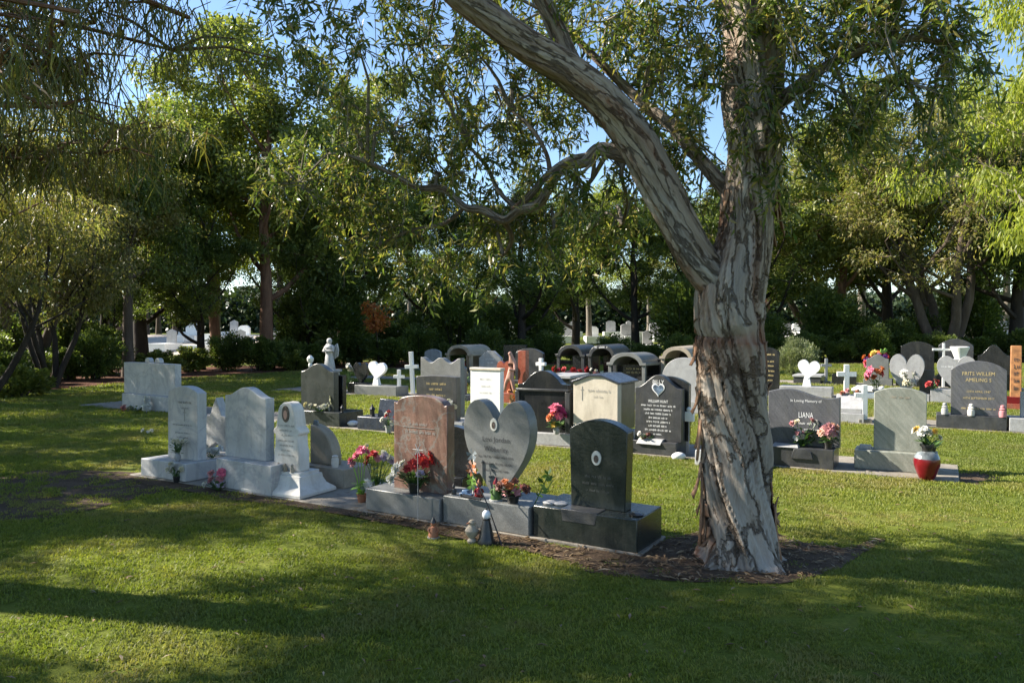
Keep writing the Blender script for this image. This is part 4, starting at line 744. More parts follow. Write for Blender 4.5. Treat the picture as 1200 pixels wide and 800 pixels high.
# ---- row 5
m = std(5, 1050, 1098, 440, 1056, 1095, 400, 'wide black granite headstone with arched top, left of the rear right trio', lambda w_, h_: p_arch(w_, h_, .16), 'black', 'black', .6, .1, .16)
m = std(5, 1098, 1143, 440, 1100, 1141, 397, 'charcoal granite headstone with pale arched rim, middle of the rear right trio', lambda w_, h_: p_arch(w_, h_, .2), 'charcoal', 'charcoal', .6, .1, .16, setback=.3)
m = std(5, 1143, 1188, 440, 1146, 1184, 404, 'black granite headstone with rounded raised centre, right of the rear right trio', lambda w_, h_: p_bell(w_, h_, .3), 'black', 'black', .6, .1, .16)
bouquet(W(m, -.1, -.1, .3), 'single pale lily ornament before the right rear black headstone', [('white', 0, 0, .34, .13), ('white', .1, 0, .2, .1)], 20, .12, .3, leaf=.15)
q = ground(1026, 434); e = bouquet(q, 'large mound of red, magenta and orange flowers at rear right', blooms(46, ['red', 'magenta', 'magenta', 'orange', 'red', 'purple'], .46, .3, .12, .62, .14, 131) + blooms(5, ['orange', 'yellow'], .3, .1, .62, .78, .13, 133), 70, .5, .5, ('pot', .3, .2, 'terracotta'), leaf=.22)
e = empty('toy_parrot', q + Vector((.34, 0, .72)), 0, 'green ornament on top of the flower mound', 'ornament'); MB().prism([(-.16, 0), (.0, -.05), (.14, .1), (.05, .2), (-.02, .1), (-.14, .16)], -.03, .03).obj('body', M['limegreen'], e, .01); MB().tube([(0, 0, -.7), (0, 0, 0)], .012, 6).obj('stick', M['iron'], e)

def low_slab(row, px0, px1, pyt, label, mat, d=1.0, v=0.0):
    m = Mon(row, px0, px1, label, name='grave_slab_monument', cat='grave', setback=v); h = max(.25, m.lz(pyt)); m.base(h - .06, d, mat); m.part(MB().box(-m.w / 2 - .03, m.w / 2 + .03, -.03, d + .03, h - .0595, h), 'lid', 'lgrey' if mat != 'lgrey' else 'white'); return m
low_slab(3, 638, 668, 440, 'dark low grave with pale slab lid behind the black cross headstone', 'black', 1.0)
low_slab(3, 690, 726, 447, 'dark grave with pale lid behind the cream headstone roof', 'dkblue', .9)
m = std(4, 598, 640, 446, 604, 636, 408, 'dark grey arched headstone behind the white cross on the black headstone', lambda w_, h_: p_arch(w_, h_, .15), 'charcoal', 'charcoal', .5, .1, .14)
m = std(5, 586, 622, 438, 590, 616, 404, 'black headstone with flat top behind the red memorial', p_rect, 'black', 'black', .5, .1, .14)
m = std(3, 505, 548, 462, 512, 544, 424, 'grey granite headstone with rounded top left of the white tablet', lambda w_, h_: p_arch(w_, h_, .14), 'grey', 'grey', .5, .1, .12)
m = std(5, 496, 520, 437, 498, 516, 409, 'small pale headstone far back behind the tall white cross', lambda w_, h_: p_arch(w_, h_, .12), 'lgrey', 'lgrey', .5, .1, .12)
m = std(4, 838, 878, 462, 842, 874, 410, 'grey headstone hidden behind the big trunk in the rear row', lambda w_, h_: p_bell(w_, h_, .14), 'grey', 'grey', .5, .1, .12)
low_slab(4, 1000, 1030, 462, 'low pale grave slab before the flower mound', 'lgrey', .9)
low_slab(5, 930, 962, 446, 'low dark grave slab beneath the silver shrub', 'charcoal', .9)
low_slab(4, 1156, 1178, 460, 'low grey grave slab behind the gold lettered headstone', 'grey', .8)
m = std(5, 1012, 1046, 444, 1016, 1042, 415, 'small grey headstone with bell shaped top near the flower mound', lambda w_, h_: p_bell(w_, h_, .14), 'grey', 'grey', .5, .1, .12)
bouquet(W(mf, -.9, .2, .02), 'pale pink flowers in the grass left of the gold lettered headstone', blooms(8, ['rose', 'white', 'pink'], .12, .06, .1, .3, .06, 141), 18, .12, .2, ('pot', .06, .1, 'lgrey'))
bouquet(on_row(3, 600, -.3), 'yellow and red flowers in the grass before the red memorial', blooms(8, ['yellow', 'red', 'orange'], .12, .06, .15, .34, .06, 142), 18, .12, .25, ('pot', .06, .12, 'terracotta'))

for px, row, cols_, l in [(455, 2, ['red', 'white'], 'red and white posy on the dark blue desk headstone footing'), (700, 3, ['rose', 'white'], 'pale pink posy peeping behind the cream headstone'), (525, 3, ['magenta', 'purple'], 'magenta and purple posy beside the rounded grey headstone'), (1050, 3, ['white', 'cream'], 'white posy in the grass behind the green grey headstone'), (1130, 4, ['red', 'yellow'], 'red and yellow posy at the foot of the blue grey heart headstone'), (760, 3, ['white', 'lilac'], 'white and lilac posy behind the black headstone with heart picture')]:
    q = on_row(row, px, -.12); bouquet(Vector((q.x, q.y, .02)), l, blooms(7, cols_, .12, .06, .16, .34, .06, px), 18, .13, .25, ('pot', .06, .12, 'lgrey'))

# ------------------------------------------------------------------ trees
def leaf_quads(P, D, L, Wd, rng, curl=0.25):
    "kite shaped leaves: base P, direction D (unit), length L, width Wd"
    n = len(P); R = rng.normal(size=(n, 3)); T = np.cross(D, R); T /= np.linalg.norm(T, axis=1, keepdims=True) + 1e-9
    Nn = np.cross(D, T); L = L[:, None]; Wd = Wd[:, None]
    v = np.stack([P, P + D * L * 0.45 + T * Wd * 0.5 + Nn * L * 0.04, P + D * L - Nn * L * curl * 0.3 + np.array([0, 0, -1]) * L * curl * 0.4, P + D * L * 0.45 - T * Wd * 0.5 + Nn * L * 0.04], 1).reshape(-1, 3)
    return v, np.arange(4 * n).reshape(n, 4)
def unit(a): return a / (np.linalg.norm(a, axis=-1, keepdims=True) + 1e-9)
def wander(p, d, L, n, rr, wob, up):
    pts = [Vector(p)]; d = Vector(d).normalized()
    for i in range(n):
        d = (d + Vector((rr.uniform(-1, 1), rr.uniform(-1, 1), rr.uniform(-1, 1))) * wob + Vector((0, 0, up))).normalized(); pts.append(pts[-1] + d * L / n)
    return pts, d
def grow_tree(name, seed, h, r0, bark, leafm, crown_base=0.3, spread=0.42, stems=1, leaves=38000, lsize=(0.10, 0.045), droop=0.1, limbs=7, clump=0.5, lean=(0, 0), bend=0.08, up=0.12, flat=0.7):
    "root empty with a trunk part and a crown part; the crown is many single leaves in clumps round the branch tips"
    rr = random.Random(seed); rg = np.random.default_rng(seed); root = empty(name, (0, 0, 0)); tips = []; tb = MB(); lb = MB()
    for s in range(stems):
        a = 6.283 * s / max(1, stems) + rr.uniform(-.4, .4); o = 0.0 if stems == 1 else 0.6
        pts, d = wander((0.12 * o * math.cos(a), 0.12 * o * math.sin(a), -0.1), (lean[0] + o * math.cos(a) * .8, lean[1] + o * math.sin(a) * .8, 1), h * 0.62, 9, rr, bend, 0.06)
        rs = r0 / math.sqrt(stems); rad = [rs * (1.25 if i == 0 else 1) * (1 - 0.72 * i / 9) for i in range(10)]
        tb.tube(pts, rad, 10)
        for j in range(limbs):
            t = crown_base + (1 - crown_base) * (j + rr.random()) / limbs; t = min(t, 1.0); i = min(8, int(t * 9)); p = pts[i].lerp(pts[i + 1], t * 9 - i)
            az = j * 2.4 + rr.uniform(-.5, .5); ln = h * spread * (1.05 - 0.55 * t) * rr.uniform(.75, 1.2)
            lp, d1 = wander(p, (math.cos(az), math.sin(az), 0.25 + 0.8 * t), ln, 6, rr, 0.22, up); rl = rad[i] * 0.5
            lb.tube(lp, [rl * (1 - .8 * k / 6) for k in range(7)], 6)
            for q in range(5):
                k = rr.randint(2, 6); a2 = rr.uniform(0, 6.28); l2 = ln * rr.uniform(.3, .55)
                bp, d2 = wander(lp[k], (math.cos(a2), math.sin(a2), rr.uniform(-.2, .8)), l2, 4, rr, 0.3, up * .5); lb.tube(bp, [rl * .32 * (1 - .7 * i2 / 4) for i2 in range(5)], 4)
                for u in range(6): tips.append(bp[rr.randint(1, 4)] + Vector((rr.gauss(0, .22), rr.gauss(0, .22), rr.gauss(0, .18))) * h * .09)
    tr = tb.obj('trunk', M[bark], root); lb.obj('limb', M[bark], root)
    T = np.array([t[:] for t in tips]); per = leaves // len(T); k = rg.uniform(.5, 1.4, len(T)); C = np.repeat(T, np.maximum(3, (per * k).astype(int)), 0); n = len(C)
    cr = clump * np.repeat(rg.uniform(.6, 1.25, len(T)), np.maximum(3, (per * k).astype(int)))[:, None]
    P = C + unit(rg.normal(size=(n, 3))) * (rg.random((n, 1)) ** 0.45) * cr * np.array([1, 1, flat])
    D = unit(unit(P - C) * .5 + rg.normal(size=(n, 3)) * .6 + np.array([0, 0, -droop * 3]))
    v, f = leaf_quads(P, D, lsize[0] * rg.uniform(.7, 1.3, n), lsize[1] * rg.uniform(.7, 1.3, n), rg)
    c = np_obj('crown', v, f, M[leafm], root); c['kind'] = 'stuff'
    return root
def place(root, first, x, y, rz, sc, label, group=None, name=None, cat='tree', sz=None):
    o = root if first else copy_tree(root)
    o.location = (x, y, rise(y)); o.rotation_euler = (0, 0, rz); o.scale = (sc, sc, sz or sc); tag(o, label, cat, group); return o
def px_x(px, Y): return (px - 600) / FPX * Y
kinds = {
 'bright': grow_tree('broadleaf_tree', 11, 12, .20, 'bark_red', 'leaf_bright', .22, .36, 1, 30000, (.14, .07), .05, 10, .46),
 'dark': grow_tree('evergreen_tree', 12, 9, .22, 'bark_dark', 'leaf_dark', .16, .42, 1, 30000, (.12, .05), .06, 11, .42),
 'olive': grow_tree('spreading_tree', 13, 10, .34, 'bark_brown', 'leaf_olive', .3, .42, 4, 34000, (.12, .045), .15, 6, .45, bend=.16),
 'yellow': grow_tree('gum_tree', 14, 11, .17, 'bark_grey', 'leaf_yellow', .3, .36, 1, 28000, (.15, .036), .5, 10, .46),
 'multi': grow_tree('multi_stem_tree', 15, 8, .22, 'bark_dark', 'leaf_olive', .35, .38, 5, 28000, (.12, .04), .3, 5, .42, bend=.16),
 'tall': grow_tree('tall_trunk_tree', 16, 13, .20, 'bark_brown', 'leaf_dark', .42, .26, 1, 24000, (.14, .055), .3, 10, .5, bend=.03),
}
used = set()
def hedge_y(px): return float(np.interp(px, [-60, 0, 100, 250, 420, 600, 1000, 1260], [18.5, 21, 25, 29.5, 33.5, 36.2, 38.4, 38.2]))
def T(kind, px, Y, sc, rz, label, group=None, sz=None):
    k = hedge_y(px) / 29.0 if Y < 44 else 1.12; Y *= k; sc *= k
    place(kinds[kind], kind not in used, px_x(px, Y), Y, rz, sc, label, group, sz=sz); used.add(kind)
T('bright', 312, 30, 1.5, 0.4, 'tall bright green tree with reddish trunk behind the left headstones')
T('tall', 150, 29, 1.1, 1.0, 'straight slim grey trunk tree behind the wide marble headstone')
T('multi', 58, 27, 1.2, 0.2, 'dark many stemmed tree left of the slim straight trunk'); T('multi', -25, 25, 1.3, 2.1, 'dark leaning tree at the left picture edge')
T('dark', 612, 31, 1.0, 0.0, 'dark evergreen tree with thick trunk behind the centre of the graves'); T('dark', 415, 31.5, 1.15, 2.2, 'dark evergreen tree behind the white heart at left')
T('dark', 520, 33, 1.05, 4.0, 'dark evergreen tree with low crown left of the centre trunk'); T('dark', 745, 33, 1.0, 1.1, 'dark evergreen tree behind the canopy graves')
T('dark', 675, 34, 1.0, 2.6, 'dark evergreen tree between the centre trunk and the canopy graves'); T('dark', 815, 32, .95, .3, 'dark evergreen tree just left of the big trunk')
T('olive', 1108, 30, 1.3, 2.9, 'olive tree with several spreading bent stems at right rear'); T('dark', 235, 31, .85, 3.3, 'dark evergreen tree with low crown left of the reddish trunk'); T('dark', 362, 31, .85, 4.7, 'dark evergreen tree with low crown right of the reddish trunk'); T('dark', 120, 33, 1.0, 5.5, 'dark evergreen tree behind the left stems')
T('bright', 985, 33, 1.15, 3.0, 'mid green tree behind the silver shrub at right')
T('dark', 890, 33, 1.1, 5.2, 'dark evergreen tree directly behind the big trunk'); T('dark', 1190, 30, 1.35, 3.4, 'dark evergreen tree at the right edge of the hedge')
T('dark', 1040, 34, 1.3, 1.9, 'dark evergreen tree between the silver shrub and the spreading olive tree'); T('bright', 255, 34, 1.3, 2.3, 'green tree left of the reddish trunk')
T('yellow', 252, 37, 1.6, 0.7, 'pale barked gum tree rising behind the bright green tree'); T('yellow', 1010, 42, 1.5, 2.0, 'yellow green gum tree showing above the right rear trees')
T('yellow', 690, 40, 1.0, 4.4, 'small yellow green gum tree in the gap left of the trunk'); T('yellow', 1140, 38, 1.6, 5.4, 'tall yellow green gum tree behind the spreading olive tree')
T('bright', 400, 36, 1.45, 5.0, 'tall green tree behind the dark evergreens left of centre'); T('olive', 830, 38, .95, .5, 'olive tree in the gap behind the big trunk')
T('olive', 30, 33, 1.5, 1.2, 'olive tree far behind the left edge stems')
T('olive', 960, 37, 1.2, 4.2, 'brownish olive tree behind the mid green tree at right'); T('dark', 165, 34, 1.6, .9, 'dark tall evergreen behind the slim straight trunk')
for i, (px, Y, k, s) in enumerate([(60, 58, 'bright', 1.6), (330, 60, 'dark', 1.6), (480, 62, 'yellow', 1.2), (570, 58, 'bright', .9), (760, 62, 'yellow', 1.1), (900, 60, 'bright', 1.3), (1080, 58, 'dark', 1.9), (1180, 56, 'yellow', 1.8), (-60, 50, 'dark', 1.8), (1290, 48, 'olive', 1.7)]):
    T(k, px, Y, s, i * 1.3, 'hazy far tree beyond the distant graves', 'far trees beyond the graves')
for i, (px, Y) in enumerate([(100, 62), (126, 66), (140, 60), (163, 64), (172, 61), (186, 66), (205, 63)]):
    T('tall', px, Y, 1.05 + .05 * (i % 3), i * .9, 'far straight trunk in the sunlit plantation at left', 'plantation trunks at left')
# the tree whose branches reach in at the right edge, and the trees left of the frame that shade the lawn
o = place(kinds['yellow'], False, 12.3, 15.5, 1.9, 1.1, 'bright yellow green tree overhanging the upper right corner')
place(kinds['dark'], False, -10.4, 9.7, .7, .86, 'evergreen tree just outside the left edge shading the white headstones')
place(kinds['dark'], False, -9.6, 4.0, 2.7, .86, 'dark evergreen tree outside the left edge shading the front lawn')
place(kinds['multi'], False, -12.2, 7.3, 4.1, .92, 'olive many stemmed tree outside the left edge that dapples the front lawn')
place(kinds['multi'], False, -13.5, 13.5, .7, .9, 'spreading tree outside the left edge beside the shading evergreen')
place(kinds['olive'], False, -18.5, 19.5, .2, .9, 'olive tree left of the lawn shading the wide marble headstone')
# the wood that closes the view behind everything
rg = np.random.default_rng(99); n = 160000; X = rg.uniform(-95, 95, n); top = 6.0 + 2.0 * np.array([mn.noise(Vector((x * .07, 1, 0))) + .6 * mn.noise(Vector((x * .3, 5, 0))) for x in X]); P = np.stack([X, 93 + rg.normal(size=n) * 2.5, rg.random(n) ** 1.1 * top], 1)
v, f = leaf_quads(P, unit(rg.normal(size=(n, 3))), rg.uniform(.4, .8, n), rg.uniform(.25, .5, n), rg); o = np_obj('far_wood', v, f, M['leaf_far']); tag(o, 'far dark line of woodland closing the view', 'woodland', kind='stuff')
# autumn coloured small tree in the hedge
o = grow_tree('autumn_shrub', 31, 3.6, .05, 'bark_dark', 'leaf_autumn', .5, .26, 1, 900, (.12, .07), .1, 5, .3); place(o, True, px_x(445, 33), 33, 0, 1.15, 'small shrub with orange red leaves among the dark evergreens', cat='shrub')
# ---- hedge shrubs
def shrub(name, seed, w_, h, leafm, n, lsize, up=.3):
    rg = np.random.default_rng(seed); root = empty(name, (0, 0, 0)); sb = MB(); rr = random.Random(seed)
    for k in range(9):
        a = rr.uniform(0, 6.28); pts, _ = wander((.1 * math.cos(a), .1 * math.sin(a), -.03), (math.cos(a) * .7, math.sin(a) * .7, 1), h * .8, 5, rr, .2, .05); sb.tube(pts, [.03, .025, .02, .015, .01, .006], 5)
    sb.obj('stem', M['bark_dark'], root)
    nc = 46; C = unit(rg.normal(size=(nc, 3))) * (rg.random((nc, 1)) ** .4) * np.array([w_ * .42, w_ * .42, h * .42]) + np.array([0, 0, h * .5])
    P = np.repeat(C, n // nc, 0); P = P + unit(rg.normal(size=P.shape)) * rg.random((len(P), 1)) ** .5 * h * .17; P[:, 2] = np.maximum(P[:, 2], .05)
    D = unit(unit(P - np.array([0, 0, h * .35])) + rg.normal(size=P.shape) * .5 + np.array([0, 0, up])); m_ = len(P)
    v, f = leaf_quads(P, D, lsize[0] * rg.uniform(.7, 1.3, m_), lsize[1] * rg.uniform(.7, 1.3, m_), rg); c = np_obj('foliage', v, f, M[leafm], root); c['kind'] = 'stuff'; return root
sd = [shrub('hedge_shrub', 41, 2.2, 2.1, 'leaf_dark', 9000, (.13, .06)), shrub('hedge_shrub', 42, 2.4, 1.7, 'leaf_dark', 9000, (.14, .07))]
us = [False, False]; rr = random.Random(9)
for i, px in enumerate(range(-40, 1260, 38)):
    if 138 < px < 255: continue
    k = i % 2; Y = hedge_y(px) + rr.uniform(-.5, 1.4); o = sd[k] if not us[k] else copy_tree(sd[k]); us[k] = True
    o.location = (px_x(px, Y), Y, 0); o.rotation_euler = (0, 0, rr.uniform(0, 6)); s = rr.uniform(.75, 1.2) * (.8 if 640 < px < 860 else 1) * (.48 + .36 * Y / 36); o.scale = (s * 1.1, s, s * rr.uniform(.8, 1.1)); tag(o, 'dense dark green shrub in the hedge line behind the graves', 'shrub', 'hedge shrubs behind the graves')
tall_s = shrub('understory_shrub', 47, 2.6, 3.0, 'leaf_dark', 12000, (.15, .07)); first = True
for i, px in enumerate(range(-30, 1250, 47)):
    px += rr.uniform(-14, 14)
    if 150 < px < 235 or rr.random() < (.38 if px < 460 else .55): continue
    Y = hedge_y(px) + rr.uniform(1.6, 4.5); o = tall_s if first else copy_tree(tall_s); first = False; s = rr.uniform(.8, 1.45) * (.45 + .55 * Y / 36)
    o.location = (px_x(px, Y), Y, rise(Y)); o.rotation_euler = (0, 0, rr.uniform(0, 6)); o.scale = (s, s, s * rr.uniform(.8, 1.15)); tag(o, 'tall dark understory shrub filling the space below the rear tree crowns', 'shrub', 'understory shrubs below the rear trees')
lo = shrub('low_shrub', 43, 1.6, 1.0, 'leaf_bright', 5000, (.12, .06))
for i, (px, Y, s, l) in enumerate([(185, 29.5, 1.0, 'low bright green shrub just right of the slim straight trunk'), (220, 30, 1.1, 'low sunlit shrub further right of the slim straight trunk'), (20, 24.6, .9, 'low sunlit plant at the left edge bed'), (345, 28.2, .9, 'low green shrub right of the reddish trunk')]):
    o = lo if i == 0 else copy_tree(lo); Y *= hedge_y(px) / 29; o.location = (px_x(px, Y), Y, 0); o.rotation_euler = (0, 0, i * 1.7); o.scale = (s * 1.2, s, s * .85); tag(o, l, 'shrub')
o = shrub('silver_shrub', 44, 1.7, 1.5, 'leaf_silver', 7000, (.13, .022), 1.2); q = ground(934, 441); o.location = q; o.scale = (.92, .92, .88); tag(o, 'pale silvery green rounded shrub behind the white heart', 'shrub')
# ---- distant white graves on the rise beyond the hedge
rr = random.Random(17); gm = [MB().prism(p_arch(.7, .85, .12), 0, .15).mesh('stone', M['lgrey']), MB().prism(p_shoulder(.8, .7, .15), 0, .2).mesh('stone', M['white']), MB().prism(p_gable(.6, .9, .15), 0, .15).mesh('stone', M['lgrey'])]
sb = MB().box(-.6, .6, -1.9, .3, -.15, .32).mesh('grave_slab', M['white'])
for j, Y in enumerate((47, 52, 57)):
    for i in range(28):
        px = 200 + i * 37 + rr.uniform(-12, 12) + j * 13
        if rr.random() < .3: continue
        y = Y + rr.uniform(-.5, .5); e = empty('distant_grave', (px_x(px, y), y, rise(y)), rr.uniform(-.15, .15), 'small bright white grave seen through the hedge in the distance', 'grave', 'distant white graves')
        a = bpy.data.objects.new('stone', rr.choice(gm)); col.objects.link(a); a.parent = e; a.location = (0, 0, .3); b = bpy.data.objects.new('grave_slab', sb); col.objects.link(b); b.parent = e

# ------------------------------------------------------------------ the big paperbark
TY = 5.5
tree = empty('paperbark_tree', at(870, 658, TY) * 1.0, 0, 'large leaning paperbark tree with peeling pale bark in the right foreground', 'tree'); tree.location.z = 0; TO = Vector(tree.location)
prof = [(665, 822, 921), (650, 827, 914), (625, 829, 911), (600, 827, 908), (550, 823, 902), (500, 821, 898), (450, 819, 897), (420, 816, 897), (400, 814, 896), (392, 820, 892), (378, 814, 894), (350, 817, 894), (325, 825, 897), (300, 834, 899), (275, 842, 902), (250, 847, 905), (200, 850, 911), (150, 851, 914), (100, 851, 916), (50, 850, 915), (0, 848, 912), (-80, 850, 905), (-160, 852, 895)]
zs = np.array([z_at(p, TY) for p, _, _ in prof]); zs[0] = -0.06; cx = np.array([((a + b) / 2 - 600) / FPX * TY for _, a, b in prof]) - TO.x; rd = np.array([(b - a) / 2 / FPX * TY for _, a, b in prof])
def bark_tube(name, C, R, Tz, seg, seed, parent, amp=0.10, rust_at=None, flare=False):
    "tube along centres C with radii R, roughened into overlapping papery plates; tone = plate edges and hollows"
    n = len(C); V = np.zeros((n, seg, 3)); tone = np.zeros((n, seg)); rust = np.zeros((n, seg)); BC = np.zeros((n, seg, 3)); ref = Vector((0, 1, 0)); acc = 0.0
    for i in range(n):
        d = (C[min(i + 1, n - 1)] - C[max(i - 1, 0)]).normalized(); a = ref.cross(d).normalized(); b = d.cross(a); acc += (C[i] - C[i - 1]).length if i else 0
        for k in range(seg):
            t = 2 * math.pi * k / seg; ct, st = math.cos(t), math.sin(t); tw = acc * 0.9
            q = Vector((math.cos(t + tw) * 1.5, math.sin(t + tw) * 1.5, acc * 0.62 + seed))
            wv = mn.noise_vector(q * 1.3) * 0.55; big = mn.noise(q * 0.8 + wv)
            BC[i, k] = (.24 * math.cos(t + tw * .8) + seed, .24 * math.sin(t + tw * .8), acc); p1 = mn.fractal(q * 1.15 + wv, 1.2, 2.2, 3) * 2.6; st1 = math.floor(p1); fr = p1 - st1
            p2 = mn.noise(Vector((q.x * 7, q.y * 7, q.z * 1.3)) + wv * 2); rdg = 1 - abs(mn.noise(Vector((q.x * 1.7, q.y * 1.7, q.z * .55)) + wv) * 2.2)
            cre = max(0, rdg - 0.78) / .22; edge = math.exp(-fr * 7)
            r = R[i] * (1 + amp * (0.5 * big + 0.30 * st1 / 2 + 0.22 * fr * fr + 0.07 * p2 - 0.5 * cre * cre))
            tn = 0.34 + 0.30 * (1 - edge) + 0.22 * big + 0.12 * p2 - 0.55 * cre - .22 * edge
            if flare:
                z = C[i].z; e = math.exp(-max(0, z) / 0.16); lobe = max(0, math.sin(t * 5 + 1.3 + .8 * math.sin(t * 2))) ** 1.5; r *= 1 + 0.05 * e + .30 * lobe * math.exp(-max(0, z) / .10) * (1 + .5 * mn.noise(Vector((ct * 2, st * 2, 1))))
            V[i, k] = (C[i] + (a * ct + b * st) * r)[:]; tone[i, k] = max(0, min(1, tn))
            rn = max(0, mn.noise(q * 1.3 + Vector((7, 3, 1)))) * (1.3 if fr < .25 else .6)
            if rust_at is not None: dz = (C[i].z - rust_at); rn += 0.95 * math.exp(-(dz / 0.05) ** 2) * (0.7 + .5 * p2) + 0.55 * (math.exp(-((dz + .13) / .14) ** 2) if dz < 0 else 0) * (.5 + p2)
            rust[i, k] = max(0, min(1, rn))
    idx = np.arange(n * seg).reshape(n, seg); F = np.stack([idx[:-1], np.roll(idx[:-1], -1, 1), np.roll(idx[1:], -1, 1), idx[1:]], -1).reshape(-1, 4)
    return np_obj(name, V.reshape(-1, 3), F, M['paperbark'], parent, True, {'tone': tone.ravel(), 'rust': rust.ravel(), 'bcoord': BC.reshape(-1, 3)})
ZZ = np.concatenate([np.arange(-0.06, 4.15, 0.018), np.arange(4.15, 5.8, .06)])
order = np.argsort(zs); C = [Vector((np.interp(z, zs[order], cx[order]) + .008 * math.sin(z * 9), 0.03 * math.sin(z * 2.2), z)) for z in ZZ]; R = [float(np.interp(z, zs[order], rd[order])) for z in ZZ]
bark_tube('trunk', C, R, ZZ, 140, 1.0, tree, 0.32, rust_at=z_at(396, TY), flare=True)
def smooth_path(P, n):
    "Catmull-Rom through points (x, y, z, r)"
    P = np.array(P, float); P = np.vstack([2 * P[0] - P[1], P, 2 * P[-1] - P[-2]]); out = []
    for s in np.linspace(0, len(P) - 3 - 1e-6, n):
        i = int(s); t = s - i; a, b, c, d = P[i:i + 4]; out.append(.5 * ((2 * b) + (c - a) * t + (2 * a - 5 * b + 4 * c - d) * t * t + (3 * b - a - 3 * c + d) * t ** 3))
    return np.array(out)
def limb_px(rows, n, seg, name, seed, amp=0.24):
    P = [(*(at(px, py, Y) - TO), r * .86 / FPX * Y) for px, py, Y, r in rows]; S = smooth_path(P, n)
    bark_tube(name, [Vector(p[:3]) for p in S], [max(.006, p[3]) for p in S], None, seg, seed, tree, amp); return S
LIMBS = []
LIMBS.append(limb_px([(862, 360, 5.5, 30), (842, 335, 5.48, 29), (815, 300, 5.45, 26), (791, 255, 5.42, 25), (768, 208, 5.4, 26), (746, 166, 5.38, 25), (712, 122, 5.34, 24), (670, 86, 5.3, 23), (620, 55, 5.25, 22), (575, 22, 5.2, 20), (540, -5, 5.15, 19), (480, -60, 5.1, 16), (410, -120, 5.05, 12)], 150, 56, 'limb', 4.0))
LIMBS.append(limb_px([(768, 196, 5.45, 13), (745, 186, 5.45, 12), (718, 178, 5.5, 11), (700, 176, 5.53, 9), (684, 190, 5.57, 8), (662, 193, 5.65, 8), (646, 214, 5.7, 7), (630, 240, 5.78, 7), (608, 246, 5.85, 7), (590, 258, 5.9, 6), (566, 246, 5.97, 6), (545, 243, 6.0, 5), (520, 222, 6.1, 5), (490, 220, 6.12, 4), (460, 204, 6.15, 3), (430, 190, 6.2, 3)], 80, 16, 'limb', 9.0, .2))
LIMBS.append(limb_px([(700, 182, 5.53, 6), (668, 188, 5.6, 6), (642, 205, 5.7, 5), (618, 232, 5.8, 5), (600, 246, 5.85, 4)], 30, 12, 'limb', 12.0, .2))
LIMBS.append(limb_px([(680, 95, 5.3, 14), (664, 62, 5.3, 13), (648, 25, 5.28, 12), (630, -10, 5.25, 11), (590, -80, 5.2, 8)], 50, 24, 'limb', 15.0))
LIMBS.append(limb_px([(865, 238, 5.55, 11), (842, 212, 5.65, 10), (815, 180, 5.8, 9), (786, 146, 5.95, 8), (750, 118, 6.1, 7), (700, 70, 6.3, 5), (650, 20, 6.5, 4)], 60, 16, 'limb', 18.0))
LIMBS.append(limb_px([(890, 150, 5.45, 10), (925, 110, 5.3, 9), (965, 80, 5.15, 7), (1020, 55, 5.05, 6), (1075, 45, 5.0, 5), (1120, 55, 4.95, 3)], 50, 14, 'limb', 21.0))
LIMBS.append(limb_px([(885, 40, 5.45, 14), (915, -10, 5.4, 12), (960, -60, 5.3, 9), (1020, -110, 5.2, 6)], 40, 16, 'limb', 24.0))
LIMBS.append(limb_px([(860, 30, 5.5, 13), (835, -20, 5.6, 11), (790, -80, 5.8, 8), (740, -130, 6.0, 5)], 40, 16, 'limb', 27.0))
for i, rows in enumerate([[(646, 214, 5.7, 4), (640, 180, 5.75, 3), (622, 150, 5.85, 3), (600, 130, 6.0, 2)], [(608, 246, 5.85, 4), (585, 225, 5.95, 3), (570, 195, 6.1, 3), (548, 170, 6.2, 2)], [(590, 258, 5.9, 4), (600, 280, 6.1, 3), (590, 300, 6.3, 2)], [(545, 243, 6.0, 3), (520, 262, 6.15, 3), (480, 270, 6.3, 2), (440, 290, 6.5, 2)], [(735, 182, 5.5, 4), (728, 205, 5.5, 3), (735, 235, 5.9, 2), (730, 262, 6.4, 2)], [(712, 178, 5.5, 4), (690, 215, 5.6, 3), (672, 225, 5.7, 2), (650, 270, 6.2, 2)]]):
    LIMBS.append(limb_px(rows, 24, 8, 'branch', 30.0 + i, .2))
